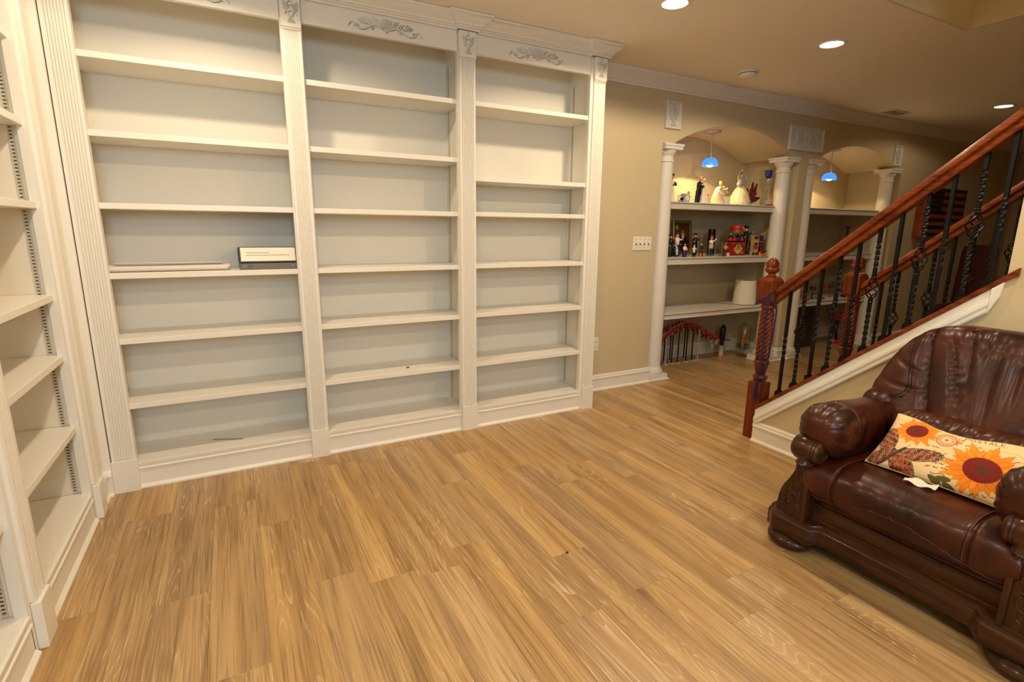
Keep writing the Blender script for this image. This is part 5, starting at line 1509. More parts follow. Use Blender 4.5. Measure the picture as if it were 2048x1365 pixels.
def figurine(x, y, h, label, robe, top, hat=None, prop=None, legs=None, hairm=HAIR, armup=0.0, base=None):
    """small standing figure: robe or trousers, jacket, arms with hands, head, hat, base"""
    t = thing('figurine', label, 'figurine', (x, y, MS), 'painted figurines on the middle niche shelf')
    s = h / 0.2
    if base: P(MB().lathe([(0.034 * s, 0), (0.034 * s, 0.008 * s), (0.028 * s, 0.012 * s), (0.001, 0.012 * s)], 18), 'base', base, t)
    if legs:
        for d in (-1, 1): P(MB().tube([(d * 0.012 * s, -0.002, 0.006), (d * 0.012 * s, 0, 0.05 * s), (d * 0.010 * s, 0, 0.10 * s)], [0.010 * s, 0.011 * s, 0.013 * s], 8), 'leg', legs, t)
        P(MB().lathe([(0.022 * s, 0.075 * s), (0.024 * s, 0.10 * s), (0.020 * s, 0.13 * s), (0.024 * s, 0.15 * s), (0.008 * s, 0.165 * s)], 16), 'coat', top, t)
    else:
        P(MB().lathe([(0.030 * s, 0.004), (0.031 * s, 0.02 * s), (0.024 * s, 0.08 * s), (0.019 * s, 0.105 * s)], 16), 'robe', robe, t)
        P(MB().lathe([(0.020 * s, 0.10 * s), (0.022 * s, 0.125 * s), (0.024 * s, 0.148 * s), (0.008 * s, 0.165 * s)], 16), 'coat', top, t)
    for d in (-1, 1):
        up = armup if d > 0 else armup * 0.4
        a = P(MB().tube([(d * 0.022 * s, 0, 0.150 * s), (d * 0.036 * s, -0.006 * s, (0.125 + 0.03 * up) * s), (d * (0.030 + 0.02 * up) * s, -0.020 * s, (0.105 + 0.075 * up) * s)], [0.0075 * s, 0.007 * s, 0.006 * s], 8), 'arm', top, t)
        MB().ell((d * (0.029 + 0.02 * up) * s, -0.024 * s, (0.102 + 0.075 * up) * s), 0.006 * s, 0.006 * s, 0.006 * s, 8, 6).build('hand', SKIN, a, smooth=180)
    hd = P(MB().ell((0, -0.001, 0.180 * s), 0.014 * s, 0.015 * s, 0.018 * s), 'head', SKIN, t, 180)
    MB().ell((0, -0.0155 * s, 0.178 * s), 0.003 * s, 0.004 * s, 0.004 * s, 6, 5).build('nose', SKIN, hd, smooth=180)
    MB().ell((0, -0.009 * s, 0.168 * s), 0.011 * s, 0.008 * s, 0.010 * s, 10, 6).build('beard', hairm, hd, smooth=180)
    if hat: P(MB().lathe([(0.024 * s, 0), (0.024 * s, 0.003 * s), (0.015 * s, 0.005 * s), (0.014 * s, 0.018 * s), (0.001, 0.020 * s)], 16, (0, 0, 0.190 * s)), 'hat', hat, t)
    else: P(MB().ell((0, 0.004 * s, 0.187 * s), 0.015 * s, 0.014 * s, 0.013 * s), 'hair', hairm, t, 180)
    if prop == 'box': P(MB().box(-0.05 * s, -0.02 * s, -0.04 * s, -0.015 * s, 0.0, 0.055 * s).box(0.02 * s, 0.05 * s, -0.04 * s, -0.015 * s, 0.0, 0.055 * s), 'basket_pair', ORNG, t, None, bevel=0.003)
    if prop == 'violin':
        P(MB().ell((0.022 * s, -0.026 * s, 0.150 * s), 0.012 * s, 0.005 * s, 0.020 * s).tube([(0.022 * s, -0.026 * s, 0.165 * s), (0.034 * s, -0.026 * s, 0.195 * s)], 0.0025 * s, 6), 'violin', BRN, t)
    if prop == 'drum': P(MB().lathe([(0.024 * s, 0), (0.026 * s, 0.004), (0.026 * s, 0.05 * s), (0.001, 0.052 * s)], 18, (0.03 * s, -0.03 * s, 0)), 'barrel', IVORY, t)
    if prop == 'scarf': P(MB().tube([(-0.016 * s, -0.012 * s, 0.162 * s), (-0.010 * s, -0.026 * s, 0.11 * s), (-0.012 * s, -0.028 * s, 0.04 * s)], 0.006 * s, 6).tube([(0.016 * s, -0.012 * s, 0.162 * s), (0.010 * s, -0.026 * s, 0.11 * s), (0.012 * s, -0.028 * s, 0.04 * s)], 0.006 * s, 6), 'shawl', PORC, t)
    return t
figurine(3.875, 3.93, 0.215, 'tall figurine in long black coat and red scarf nearest the first column, middle shelf', BLK, BLK, BLK, 'violin', None, REDP)
figurine(3.845, 3.82, 0.118, 'short figurine with white striped shawl standing before the tall black coated one', BLK, GRN, None, 'scarf', BLK, PORC)
figurine(4.010, 3.98, 0.235, 'tall figurine with orange hair and white smock in front of the gilt frame', NAVY, PORC, NAVY, None, None, ORNG, 0.5)
figurine(4.075, 4.05, 0.225, 'grey bearded figurine in navy coat close beside the gilt frame', NAVY, NAVY, BLK, None, None, GREY)
figurine(3.972, 3.83, 0.132, 'small figurine in navy robe with white collar on a blue base', NAVY, PORC, None, None, None, BRN, base=NAVY)
figurine(4.100, 3.83, 0.118, 'small white and black figurine on a green base, middle shelf', PORC, PORC, None, None, BLK, PORC, 0.3, base=GRN)
figurine(4.265, 3.98, 0.225, 'dark dancing figurine with one arm stretched out behind the orange baskets', BLK, BLK, BLK, 'violin', BLK, BRN, 1.0)
figurine(4.210, 3.84, 0.132, 'small dark figurine carrying two orange baskets, middle shelf', BLK, BLK, None, 'box', None, BRN)
figurine(4.450, 3.93, 0.205, 'figurine in black with white and pale blue top behind the drinking glasses', BLK, PORC, REDP, None, BLK, REDP, 0.9, base=TEAL)
figurine(4.548, 3.83, 0.140, 'brown robed bearded figurine standing at a cream barrel', BRN, YEL, None, 'drum', None, BRN, 0.2)
figurine(5.055, 4.00, 0.305, 'largest figurine, bearded man in black hat and jacket with arms spread', BLK, BLK, BLK, None, BLK, HAIR, 0.8)

def tumbler(x, y, z, r, h, label, grp):
    m = MB().lathe([(r * 0.85, 0), (r * 0.85, 0.004), (r, h), (r - 0.002, h), (r * 0.85 - 0.002, 0.006), (0.001, 0.006)], 24).build('drinking_glass', GLASS, None, smooth=50)
    m.location = (x, y, z); tag(m, label, 'glass', grp)
tumbler(4.352, 3.86, MS, 0.034, 0.135, 'clear tumbler between the orange baskets and the pale blue topped figurine', MG)
tumbler(4.465, 3.80, MS, 0.036, 0.150, 'clear tumbler just beside the brown robed figurine', MG)
v = MB().lathe([(0.038, 0), (0.040, 0.006), (0.040, 0.275), (0.037, 0.275), (0.037, 0.010), (0.001, 0.010)], 24).build('cylinder_vase', thin_glass('smoky_glass', (0.45, 0.45, 0.40)), None, smooth=50)
v.location = (4.66, 4.12, MS); tag(v, 'tall smoky glass cylinder vase behind the figurines on the middle shelf', 'vase', MG)

# printed red carton
def carton():
    x0, x1, h, dp = -0.115, 0.115, 0.142, 0.10
    t = thing('carton', 'red printed carton with yellow round emblem on the middle niche shelf', 'box', (4.83, 3.90, MS), MG)
    CR_ = cm('carton_red', 158, 26, 20, 0.45)
    P(MB().box(x0, x1, 0, dp, 0, h), 'box', CR_, t, None, bevel=0.002)
    NU, NV = 150, 96
    m = MB().grid(lambda u, v: (x0 + 0.002 + (x1 - x0 - 0.004) * u, -0.0012, 0.002 + (h - 0.004) * v), NU, NV)
    us, vs = np.meshgrid(np.linspace(0, 1, NU + 1), np.linspace(0, 1, NV + 1))
    X = (us.ravel() - 0.5) * 0.23; Z = vs.ravel() * h
    p = Paint(X, Z, srgb(158, 26, 20))
    p.disc((0.0, 0.070), 0.060, srgb(120, 18, 14), 0.002); p.disc((0.0, 0.070), 0.054, srgb(228, 176, 40), 0.002)
    p.disc((0.0, 0.092), 0.046, srgb(196, 60, 30), 0.002, 0.026)
    for k in range(9):
        a = math.radians(20 + k * 17.5)
        p.lines([(0.012 * math.cos(a), 0.088 + 0.012 * math.sin(a)), (0.044 * math.cos(a), 0.084 + 0.036 * math.sin(a))], 0.003, srgb(240, 196, 60))
    p.disc((0, 0.098), 0.014, srgb(40, 70, 120), 0.002, 0.022)
    p.put(np.where((np.abs(X) < 0.068) & (np.abs(Z - 0.068) < 0.017), 1.0, 0.0), srgb(214, 168, 70)); p.put(np.where((np.abs(X) < 0.064) & (np.abs(Z - 0.068) < 0.013), 1.0, 0.0), srgb(196, 176, 120))
    p.text("HE'BREW", (-0.058, 0.060), 0.016, 0, srgb(50, 36, 28), 0.0016, 0.30, 1.0)
    p.lines([(0.045, 0.018), (0.085, 0.036)], 0.004, srgb(226, 190, 150)); p.lines([(-0.1, 0.128), (-0.06, 0.13)], 0.002, srgb(220, 170, 90)); p.lines([(0.07, 0.128), (0.1, 0.13)], 0.002, srgb(220, 170, 90))
    me = m.mesh('print'); a_ = me.color_attributes.new('print', 'FLOAT_COLOR', 'POINT')
    a_.data.foreach_set('color', np.concatenate([p.c, np.ones((len(p.c), 1))], 1).astype(np.float32).ravel())
    mt = bpy.data.materials.new('carton_print'); mt.use_nodes = True
    vc = mt.node_tree.nodes.new('ShaderNodeVertexColor'); vc.layer_name = 'print'; b = mt.node_tree.nodes['Principled BSDF']
    mt.node_tree.links.new(vc.outputs['Color'], b.inputs['Base Color']); b.inputs['Roughness'].default_value = 0.45
    me.materials.append(mt); o = bpy.data.objects.new('printed_front', me); C.objects.link(o); o.parent = t
carton()
# bottles standing in the carton and the tin balanced on them
BOT = cm('dark_bottle', 34, 14, 12, 0.12, coat=0.5)
for k, (bx_, lab) in enumerate(((-0.088, 'dark miniature bottle at the near end of the row on the red carton'), (-0.030, 'dark miniature bottle with red label, second in the row on the carton'), (0.028, 'dark miniature bottle with blue label under the round red tin'), (0.088, 'dark miniature bottle at the far end of the row on the red carton'))):
    t = thing('bottle', lab, 'bottle', (4.83 + bx_, 3.94, MS + 0.1425), 'miniature bottles on the red carton')
    P(MB().lathe([(0.024, 0), (0.025, 0.006), (0.025, 0.050), (0.014, 0.066), (0.011, 0.080), (0.012, 0.086), (0.001, 0.086)], 18), 'body', BOT, t)
    P(MB().lathe([(0.0255, 0.014), (0.0255, 0.042)], 18), 'label', [REDP, REDP, NAVY, REDP][k], t)
    P(MB().lathe([(0.013, 0.080), (0.013, 0.090), (0.001, 0.091)], 14), 'cap', [GREY, BRN, REDP, GREY][k], t)
t = thing('tin', 'round red tin with gold band on top of the miniature bottles', 'tin', (4.835, 3.94, MS + 0.234), MG)
P(MB().lathe([(0.064, 0), (0.066, 0.004), (0.066, 0.035), (0.001, 0.036)], 32), 'body', GOLD, t)
P(MB().lathe([(0.068, 0.034), (0.069, 0.036), (0.069, 0.078), (0.066, 0.082), (0.001, 0.082)], 32), 'lid', REDP, t)
lt = MB()
for st_, ox in (([(0, 0.024), (0, 0), (0.012, 0)], 0.010), ([(0.006, 0), (0.0, 0.006), (0.002, 0.014), (0.009, 0.016), (0.014, 0.010), (0.012, 0.002), (0.006, 0)], 0.028)):
    pts = []
    for a, b in st_:
        x_ = a + ox; an = math.asin(x_ / 0.0695)
        pts.append((0.0696 * math.sin(an), -0.0696 * math.cos(an), 0.046 + b))
    lt.tube(pts, 0.0018, 5)
P(lt, 'lettering', PORC, t)

# stemmed glasses, boxes and plate at the end of the shelf
def goblet(x, y, z, s, bowl, label, grp, bowlmat=None):
    t = thing('wine_glass', label, 'glass', (x, y, z), grp)
    P(MB().lathe([(0.030 * s, 0), (0.030 * s, 0.003 * s), (0.006 * s, 0.008 * s), (0.004 * s, 0.02 * s)], 20), 'foot', bowl, t)
    P(MB().tube([(0, 0, 0.016 * s), (0, 0, 0.075 * s)], 0.0045 * s, 8), 'stem', bowl, t)
    P(MB().lathe([(0.004 * s, 0.072 * s), (0.026 * s, 0.092 * s), (0.032 * s, 0.120 * s), (0.029 * s, 0.160 * s), (0.0275 * s, 0.160 * s), (0.0300 * s, 0.120 * s), (0.024 * s, 0.094 * s), (0.001, 0.080 * s)], 20), 'bowl', bowlmat or GLASS, t)
goblet(4.915, 3.80, MS, 0.74, GREY, 'small stemmed glass in front of the black hatted man', MG)
goblet(4.995, 3.81, MS, 0.74, GREY, 'small stemmed glass nearer the orange parcel, before the black hatted man', MG)
def bookbox(x, y, w, h, dp, label, face, edge, stripes):
    t = thing('book', label, 'book', (x, y, MS), MG)
    P(MB().box(-w / 2, w / 2, 0, dp, 0, h), 'cover', face, t, None)
    P(MB().box(w / 2 - 0.001, w / 2 + 0.002, 0.002, dp - 0.002, 0.003, h - 0.003), 'page_edge', edge, t, None)
    for (a, b, c_, d_, mm) in stripes: P(MB().box(-w / 2 + w * a, -w / 2 + w * b, -0.0008, 0.001, h * c_, h * d_), 'cover_print', mm, t, None)
YCOV = cm('yellow_cover', 196, 162, 96, 0.5); PCOV = cm('purple_cover', 84, 60, 84, 0.5)
bookbox(5.150, 3.93, 0.090, 0.215, 0.035, 'yellow covered book with a red figure leaning by the hatted man', YCOV, PORC, ((.1, .9, .80, .95, BRN), (.2, .85, .30, .62, REDP), (.38, .68, .55, .72, SKIN), (.0, 1, 0.0, .12, BLK)))
bookbox(5.245, 3.945, 0.088, 0.212, 0.030, 'purple covered book beside the blue plate, middle shelf', PCOV, YEL, ((.12, .9, .66, .7, GREY), (.35, .75, .12, .5, REDP), (.1, .5, .2, .42, NAVY)))
t = thing('toy_parcel', 'small orange and black toy lying before the books, middle shelf', 'toy', (5.100, 3.80, MS), MG)
P(MB().loft([[(0.060 * f * math.cos(k * PI / 8), 0.03 * f * math.sin(k * PI / 8), z) for k in range(16)] for f, z in ((0.9, 0), (1, 0.012), (0.8, 0.034), (0.4, 0.044))]), 'body', ORNG, t)
P(MB().tube([(-0.05, -0.02, 0.03), (0, -0.03, 0.045), (0.05, -0.01, 0.05)], 0.008, 8), 'strap', BLK, t)
t = thing('plate', 'dark blue plate with white swirls standing at the end of the middle shelf', 'plate', (5.335, 4.06, MS), MG)
R2 = Matrix.Rotation(math.radians(-78), 3, 'X')
m = MB().lathe([(0.001, 0.004), (0.060, 0.004), (0.080, 0.012), (0.108, 0.018), (0.110, 0.014), (0.082, 0.006), (0.060, 0.0), (0.001, 0.0)], 40)
m.v = [tuple(-(R2 @ Vector(p)) * -1 + Vector((0, 0, 0.110))) for p in m.v]
P(m, 'dish', cm('plate_navy', 26, 28, 66, 0.2), t)
sw = MB()
for k in range(5):
    a = k * 2 * PI / 5; sp = spiral(0.07 * math.cos(a), 0.07 * math.sin(a), 0.022, 0.004, a, 1.2, 14)
    q = [Vector((p[0], p[1], 0.019)) for p in sp]
    sw.tube([tuple((R2 @ p) + Vector((0, 0, 0.110))) for p in q], 0.0028, 5)
P(sw, 'swirl', PORC, t)

# --- lower shelf: drum lampshade and loose cord
t = thing('lampshade', 'plain white drum lampshade standing on the lower niche shelf', 'lampshade', (5.115, 3.98, LS))
FAB = mat('shade_fabric', (0.74, 0.68, 0.54), 0.85, bump=0.1, bscale=200)
P(MB().lathe([(0.125, 0), (0.108, 0.268), (0.105, 0.268), (0.122, 0)], 48), 'fabric_drum', FAB, t, 50)
P(MB().lathe([(0.127, 0), (0.127, 0.008), (0.121, 0.008), (0.121, 0)], 48), 'lower_rim', FAB, t, 50)
P(MB().lathe([(0.110, 0.262), (0.110, 0.270), (0.104, 0.270), (0.104, 0.262)], 48), 'upper_rim', FAB, t, 50)
t = MB().tube([(4.72, 4.18, LS + 0.004), (4.85, 4.12, LS + 0.004), (4.93, 4.02, LS + 0.004), (4.97, 3.88, LS + 0.004), (5.08, 3.83, LS + 0.004), (5.25, 3.87, LS + 0.004)], 0.004, 6).build('cord', cm('brass_cord', 150, 110, 40, 0.5), None, smooth=60)
tag(t, 'thin brass coloured cord lying round the drum lampshade on the lower shelf', 'cord')

# --- niche floor: construction toy bridge and flower cloche
t = thing('toy_bridge', 'red and black construction toy arch bridge under the lower niche shelf', 'toy', (4.50, 4.16, 0))
RODW = cm('toy_rod_white', 196, 186, 164, 0.4); TRED = cm('toy_red', 178, 28, 18, 0.35); TBLK = cm('toy_black', 20, 18, 18, 0.35)
ax_ = lambda q: -0.55 + 0.90 * q
def arch(q, lo): return (0.17 if lo else 0.24) + 0.215 * math.sin(PI * min(1, max(0, q * 0.92 + 0.06)))
for yy in (-0.06, 0.06):
    for lo in (0, 1):
        P(MB().tube([(ax_(i / 24), yy, arch(i / 24, lo)) for i in range(25)], 0.0045, 6), 'arch_rod', RODW, t)
    for k in range(34):
        q0, q1 = k / 34, (k + 1) / 34
        P(MB().tube([(ax_(q0), yy, arch(q0, k % 2)), (ax_(q1), yy, arch(q1, (k + 1) % 2))], 0.0085, 6), 'lattice_piece', TRED, t)
        if k % 3 == 1: P(MB().ell((ax_(q0), yy, arch(q0, 1)), 0.016, 0.010, 0.016, 8, 6), 'connector', TBLK, t, 180)
for q in (0.16, 0.26, 0.36, 0.50, 0.60, 0.70):
    for yy in (-0.06, 0.06):
        z1 = arch(q, 1)
        P(MB().tube([(ax_(q), yy, 0.0), (ax_(q), yy, z1)], 0.0075, 8), 'leg', TBLK if 0.2 < q < 0.65 else RODW, t)
        P(MB().box(ax_(q) - 0.022, ax_(q) + 0.022, yy - 0.022, yy + 0.022, 0, 0.012), 'leg_foot', RODW, t, None)
P(MB().tube([(0.26, 0, 0.33), (0.40, -0.02, 0.24), (0.54, -0.05, 0.10)], 0.007, 6), 'ramp_rod', RODW, t)
for k, (xx, zz) in enumerate(((0.30, 0.26), (0.34, 0.20), (0.39, 0.24), (0.43, 0.17), (0.46, 0.25), (0.36, 0.13))):
    P(MB().lathe([(0.020, -0.03), (0.020, 0.03)], 8, (xx, -0.03 + 0.02 * (k % 2), zz)), 'connector', TRED if k % 2 == 0 else RODW, t)
for k, xx in enumerate((0.46, 0.54)):
    P(MB().lathe([(0.026, 0.0), (0.026, 0.05), (0.020, 0.06), (0.024, 0.20), (0.030, 0.22), (0.030, 0.33), (0.016, 0.36), (0.001, 0.37)], 12, (xx, -0.06 + 0.06 * k, 0)), 'tower', TBLK, t)
    P(MB().lathe([(0.028, 0.02), (0.028, 0.14)], 12, (xx, -0.06 + 0.06 * k, 0)), 'tower_sleeve', RODW, t)
    P(MB().lathe([(0.030, 0.0), (0.030, 0.022)], 12, (xx, -0.06 + 0.06 * k, 0)), 'tower_foot', ORNG, t)
P(MB().tube([(0.55, 0.0, 0.19), (0.68, 0.0, 0.17)], 0.007, 6), 'side_arm', TRED, t)

t = thing('flower_cloche', 'footed glass jar filled with orange and yellow silk flowers on the floor', 'jar', (5.235, 4.02, 0))
P(MB().lathe([(0.075, 0), (0.075, 0.006), (0.030, 0.020), (0.014, 0.040), (0.016, 0.070), (0.060, 0.095), (0.088, 0.105)], 32), 'foot', GLASS, t)
P(MB().lathe([(0.088, 0.105), (0.082, 0.14), (0.072, 0.20), (0.070, 0.34), (0.052, 0.375), (0.012, 0.392), (0.010, 0.392), (0.050, 0.370), (0.067, 0.338), (0.069, 0.20), (0.079, 0.14), (0.084, 0.110), (0.001, 0.108)], 32), 'glass_bell', GLASS, t)
P(MB().lathe([(0.010, 0.390), (0.007, 0.402), (0.014, 0.415), (0.010, 0.432), (0.001, 0.445)], 14), 'finial', GLASS, t)
rg_ = random.Random(4)
for k in range(16):
    a = rg_.uniform(0, 2 * PI); r = rg_.uniform(0.012, 0.042); zz = 0.150 + 0.0115 * k + rg_.uniform(-.01, .01)
    mt_ = [ORNG, cm('petal_coral%d' % k, 226, 84, 34, 0.6), YEL][k % 3] if k < 4 or k % 3 == 0 else (ORNG if k % 2 else YEL)
    fm = MB()
    for j in range(6): fm.ell((r * math.cos(a) + 0.014 * math.cos(j * PI / 3), r * math.sin(a) + 0.014 * math.sin(j * PI / 3), zz), 0.012, 0.012, 0.007, 7, 5)
    P(fm, 'silk_flower', mt_, t, 180)
fm = MB()
for j in range(16):
    a = j * 2.4; fm.ell((0.045 * math.cos(a), 0.045 * math.sin(a), 0.125 + 0.008 * (j % 4)), 0.026, 0.012, 0.005, 7, 5, rot=Matrix.Rotation(a, 3, 'Z'))
P(fm, 'leaf_bed', GRN, t, 180)

# ------------------------------------------------------------------ second niche
W2 = 'wine glasses on the lower shelf of the second niche'
for x, y, mtx, bl, lab in ((6.16, 3.98, ORNG, ORNG, 'orange stemmed wine glass nearest the third column'), (6.29, 3.93, BLK, None, 'black painted wine glass beside the orange one'),
        (6.53, 3.96, REDP, REDP, 'red painted wine glass between two dark balusters'), (6.75, 3.98, REDP, None, 'clear wine glass with red stem before the teal dish'), (7.07, 4.0, REDP, REDP, 'wine glass with a red and black figure at the far end of the row')):
    goblet(x, y, LS, 1.15, mtx, lab, W2, GLASS)
    g = MB().lathe([(0.034, 0.106), (0.0385, 0.132), (0.037, 0.150)], 20).build('painted_band', bl or BRN, None, smooth=50)
    g.parent = [o for o in C.objects if o.name.startswith('wine_glass') and abs(o.location.x - x) < 1e-4][0]
def dish(x, y, z, r, h, mt_, lab):
    o = MB().lathe([(0.001, 0), (r * 0.5, 0), (r, h), (r - 0.003, h), (r * 0.45, 0.004), (0.001, 0.004)], 24).build('dish', mt_, None, smooth=50)
    o.location = (x, y, z); tag(o, lab, 'dish', 'small coloured dishes in the second niche')
dish(6.035, 3.84, LS, 0.05, 0.030, PINK, 'small pink glass dish beside the third column')
dish(6.31, 3.84, LS, 0.055, 0.026, TEAL, 'small teal glass dish in front of the black painted wine glass')
dish(6.83, 3.86, LS, 0.05, 0.03, cm('plum_glass', 70, 40, 70, 0.2), 'small plum glass dish behind the newel, second niche')
t = thing('wine_glass', 'wine glass with a broad teal rim beside the clear red stemmed one', 'glass', (6.93, 4.03, LS), W2)
P(MB().lathe([(0.034, 0), (0.034, 0.004), (0.006, 0.01), (0.005, 0.11), (0.03, 0.13), (0.060, 0.165), (0.062, 0.172), (0.056, 0.172), (0.02, 0.135), (0.001, 0.13)], 24), 'glass_body', TEAL, t)
t = thing('vase', 'dark red long necked vase on the middle shelf of the second niche', 'vase', (6.93, 3.98, MS))
P(MB().lathe([(0.04, 0), (0.07, 0.02), (0.085, 0.06), (0.07, 0.10), (0.03, 0.125), (0.014, 0.15), (0.012, 0.29), (0.034, 0.33), (0.030, 0.33), (0.009, 0.29), (0.001, 0.28)], 28), 'body', cm('vase_wine', 62, 12, 12, 0.15, coat=0.5), t)
P(MB().lathe([(0.0145, 0.15), (0.018, 0.158), (0.0145, 0.166)], 20), 'neck_ring', BLK, t)
t = thing('storage_case', 'dark brown leather storage case standing on the second niche floor', 'case', (6.30, 4.08, 0))
CASE = cm('case_leather', 62, 34, 22, 0.4, bump=0.3, bscale=60)
P(MB().box(-0.22, 0.24, -0.09, 0.16, 0.005, 0.50), 'body', CASE, t, None, bevel=0.015)
P(MB().box(-0.23, 0.25, -0.10, 0.17, 0.50, 0.54), 'lid', BLK, t, None, bevel=0.010)
for x in (-0.14, 0.16): P(MB().box(x - 0.018, x + 0.018, -0.096, -0.089, 0.02, 0.50), 'strap', BRN, t, None)
P(MB().tube([(-0.03, -0.10, 0.40), (-0.03, -0.125, 0.39), (0.05, -0.125, 0.39), (0.05, -0.10, 0.40)], 0.008, 8), 'handle', BLK, t)
t = thing('lava_lamp', 'black hourglass lamp with red base and cap on the second niche floor', 'lamp', (6.99, 4.00, 0))
P(MB().lathe([(0.062, 0), (0.064, 0.05), (0.055, 0.056), (0.001, 0.056)], 24), 'base', REDP, t)
P(MB().lathe([(0.056, 0.056), (0.040, 0.12), (0.034, 0.19), (0.042, 0.28), (0.050, 0.315)], 24), 'body', BLK, t)
P(MB().lathe([(0.052, 0.312), (0.062, 0.325), (0.060, 0.370), (0.045, 0.385), (0.001, 0.388)], 24), 'cap', REDP, t)
P(MB().ell((-0.028, -0.026, 0.22), 0.012, 0.012, 0.035), 'red_blob', REDP, t, 180)
t = thing('glass_jar', 'clear lidded glass jar behind the red capped lamp, second niche', 'jar', (7.18, 4.08, 0))
P(MB().lathe([(0.07, 0), (0.075, 0.01), (0.075, 0.22), (0.055, 0.25), (0.052, 0.25), (0.071, 0.22), (0.071, 0.012), (0.001, 0.012)], 28), 'body', GLASS, t)
P(MB().lathe([(0.058, 0.25), (0.058, 0.262), (0.02, 0.275), (0.012, 0.30), (0.001, 0.31)], 24), 'lid', GLASS, t)

# ------------------------------------------------------------------ flag art and dark chair beyond the stairs
t = thing('wall_art', 'wooden flag wall art in burnt black and orange beyond the second niche', 'wall art', (8.36, W, 1.70))
FW_ = wood('flag_wood', (0.22, 0.045, 0.010), (0.40, 0.10, 0.022), 'z', 8, 6, 0.45, 0.1, 0.05)
FB = cm('burnt_wood', 16, 14, 15, 0.5)
def fp(m, n, mt_): return at(t, m.build(n, mt_, None))
fp(MB().box(7.87, 8.85, W - 0.118, W - 0.001, 1.40, 2.01), 'block', FW_)
hs = 0.61 / 13
for k in range(13):
    z1 = 2.01 - k * hs; x0_ = 8.25 if k < 7 else 7.872
    fp(MB().box(x0_, 8.848, W - 0.124, W - 0.118, z1 - hs + 0.002, z1 - 0.002), 'stripe', FB if k % 2 == 0 else FW_)
ct = fp(MB().box(7.872, 8.248, W - 0.124, W - 0.118, 2.01 - 7 * hs + 0.002, 2.008), 'canton', FB)
STG = cm('star_grey', 66, 66, 66, 0.5)
for r in range(5):
    for q in range(6):
        sx, sz = 7.91 + q * 0.060, 1.985 - r * 0.062
        pts = []
        for k in range(10):
            a = PI / 2 + k * PI / 5; rr = 0.016 if k % 2 == 0 else 0.007
            pts.append((sx + rr * math.cos(a), sz + rr * math.sin(a)))
        so_ = MB().prism(pts, 'y', W - 0.1262, W - 0.1235).build('star', STG, None); at(t, so_)
for zz in (1.80, 1.62): fp(MB().lathe([(0.012, -0.002), (0.012, 0.001)], 14, (7.8695, W - 0.05, zz), 'x'), 'knot', BRN)

t = thing('dining_chair', 'dark red upholstered high back chair in the shadow beyond the stairs', 'chair', (8.75, 3.30, 0))
DR = cm('dark_red_fabric', 74, 14, 14, 0.7, bump=0.2, bscale=80)
P(MB().loft([[(0.03 * math.cos(k * PI / 8) * (1 if abs(math.cos(k * PI / 8)) > 0.4 else 1) + lx, 0.20 * f * (abs(math.sin(k * PI / 8)) ** 0.5) * (1 if math.sin(k * PI / 8) >= 0 else -1), z) for k in range(16)] for f, z, lx in ((0.9, 0.50, 0.0), (1, 0.55, 0.0), (1, 0.9, 0.03), (1, 1.2, 0.06), (0.92, 1.27, 0.068), (0.6, 1.295, 0.07))]), 'backrest', DR, t)
P(MB().box(-0.44, 0.0, -0.23, 0.23, 0.42, 0.50), 'seat', DR, t, None, bevel=0.02)
for lx in (-0.40, -0.02):
    for ly in (-0.20, 0.20): P(MB().tube([(lx, ly, 0), (lx, ly, 0.43)], [0.016, 0.024], 8), 'leg', BRN, t)

# ------------------------------------------------------------------ things in the bookcase
t = thing('binder', 'navy ring binder lying flat with white spine label on the fourth shelf', 'binder', (0.195, 3.45, 1.1985))
BN = cm('binder_navy', 34, 34, 62, 0.4); LBL = cm('label_white', 240, 230, 212, 0.6); INK = cm('print_grey', 120, 112, 104, 0.7)
tl = 0.05
def bq(x, d, z): return (x, d + (z - 0.04) * 0.35, z)
vs = [bq(-0.158, -0.055, 0.038), bq(0.150, -0.055, 0.038), bq(0.150, -0.055, 0.128), bq(-0.158, -0.055, 0.128), bq(-0.158, 0.17, 0.036), bq(0.150, 0.17, 0.036), bq(0.150, 0.16, 0.118), bq(-0.158, 0.16, 0.118)]
P(MB().add(vs, [(0, 1, 2, 3), (4, 7, 6, 5), (3, 2, 6, 7), (0, 4, 5, 1), (0, 3, 7, 4), (1, 5, 6, 2)]), 'shell', BN, t, None, bevel=0.004)
lv = [bq(-0.146, -0.0562, 0.048), bq(0.146, -0.0562, 0.048), bq(0.146, -0.0562, 0.124), bq(-0.146, -0.0562, 0.124)]
lb_ = P(MB().add(lv, [(0, 1, 2, 3)]), 'spine_label', LBL, t, None)
ln = MB(); rg2 = random.Random(3)
for zz, x0_, x1_ in ((0.093, -0.118, 0.0), (0.079, -0.118, 0.108)):
    x_ = x0_
    while x_ < x1_:
        w_ = rg2.uniform(0.004, 0.012)
        a, b, c_, d_ = bq(x_, -0.0566, zz), bq(x_ + w_, -0.0566, zz), bq(x_ + w_, -0.0566, zz + 0.0035), bq(x_, -0.0566, zz + 0.0035)
        ln.add([a, b, c_, d_], [(0, 1, 2, 3)]); x_ += w_ + 0.002
o = ln.build('printed_lines', INK, lb_)
t = thing('router', 'flat grey metal device with small ports lying beneath the navy binder', 'device', (0.195, 3.45, 1.1985))
GM = cm('device_grey', 112, 106, 98, 0.45, metal=0.4)
P(MB().box(-0.155, 0.152, -0.058, 0.14, 0.0, 0.0355), 'case', GM, t, None, bevel=0.003)
for k in range(3):
    for r in range(2): P(MB().box(-0.112 + k * 0.008, -0.108 + k * 0.008, -0.0588, -0.057, 0.010 + r * 0.010, 0.015 + r * 0.010), 'port', DARK, t, None)
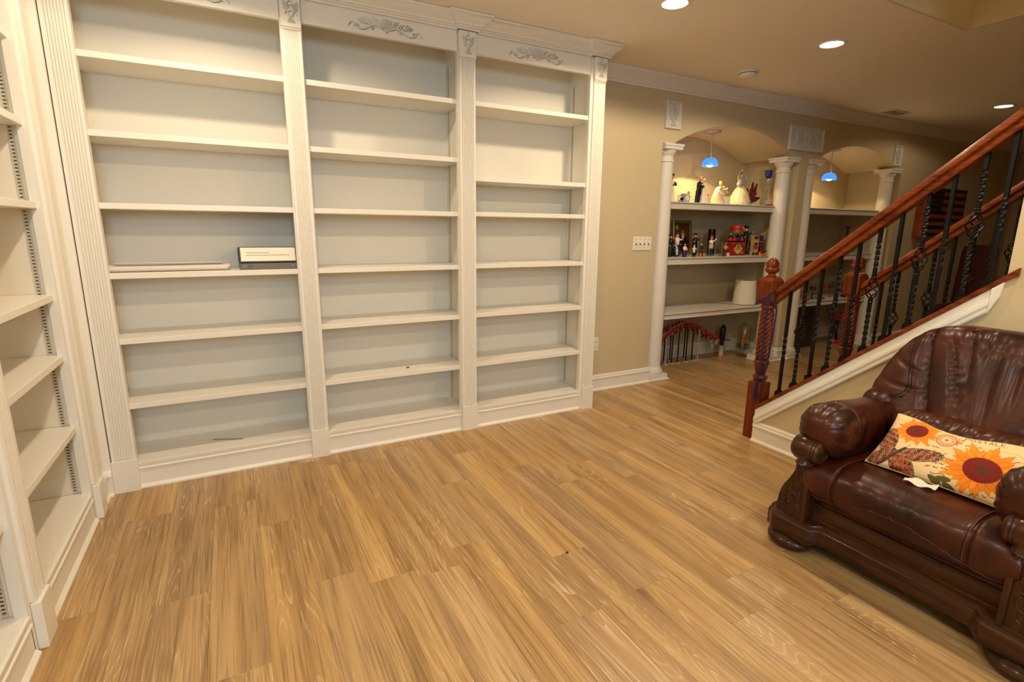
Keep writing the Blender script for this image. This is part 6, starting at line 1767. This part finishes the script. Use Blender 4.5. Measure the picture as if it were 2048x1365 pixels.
for x in (-0.128, 0.128): P(MB().lathe([(0.004, -0.002), (0.004, 0.001)], 10, (x, -0.058, 0.020), 'y'), 'screw', GREY, t)
PAPW = cm('rolled_paper', 214, 206, 196, 0.7)
for k, (y, z, r, x0_, x1_, lab) in enumerate(((3.43, 0.016, 0.017, -0.590, -0.02, 'front flattened roll of white paper on the fourth shelf'), (3.49, 0.017, 0.018, -0.592, -0.01, 'rear flattened roll of white paper on the fourth shelf'), (3.462, 0.043, 0.012, -0.55, -0.045, 'thin paper sheet resting on top of the two white paper rolls'))):
    t = thing('paper_roll', lab, 'paper', ((x0_ + x1_) / 2, y, 1.1985), 'white paper rolls')
    hl = (x1_ - x0_) / 2
    loops = []
    for i in range(9):
        x_ = -hl + 2 * hl * i / 8
        sag = 0.75 + 0.25 * math.cos(i * 0.9 + k)
        loops.append([(x_, r * 1.7 * math.cos(j * PI / 8), max(0.001, z + r * (0.85 + 0.1 * sag) * math.sin(j * PI / 8) * (1 if k < 2 else 0.35))) for j in range(16)])
    P(MB().loft(loops), 'sheet', PAPW, t)
    inner = [[(hl + 0.0006, r * 1.2 * math.cos(j * PI / 8), z + r * 0.5 * math.sin(j * PI / 8) * (1 if k < 2 else 0.3)) for j in range(16)]]
    P(MB().add(inner[0], [tuple(range(16))]), 'roll_end', cm('roll_end%d' % k, 150, 142, 132, 0.7), t, None)
tw = MB().tube([(-0.20, 3.53, 0.1545), (-0.14, 3.50, 0.1560), (-0.07, 3.47, 0.1545), (-0.035, 3.462, 0.1545)], 0.0018, 6).build('twig', DARK, None, smooth=60)
tag(tw, 'thin dark twig lying on the bottom shelf of the first bay', 'twig')
tw = MB().ell((1.02, 3.45, 0.4915), 0.012, 0.009, 0.004).build('dry_leaf', BRN, None, smooth=180)
tag(tw, 'tiny dry leaf crumb on the sixth shelf of the middle bay', 'leaf')
tw = MB().ell((1.235, 1.755, 0.003), 0.007, 0.006, 0.0035).build('pebble', DARK, None, smooth=180)
tag(tw, 'tiny dark crumb lying in the middle of the plank floor', 'crumb')
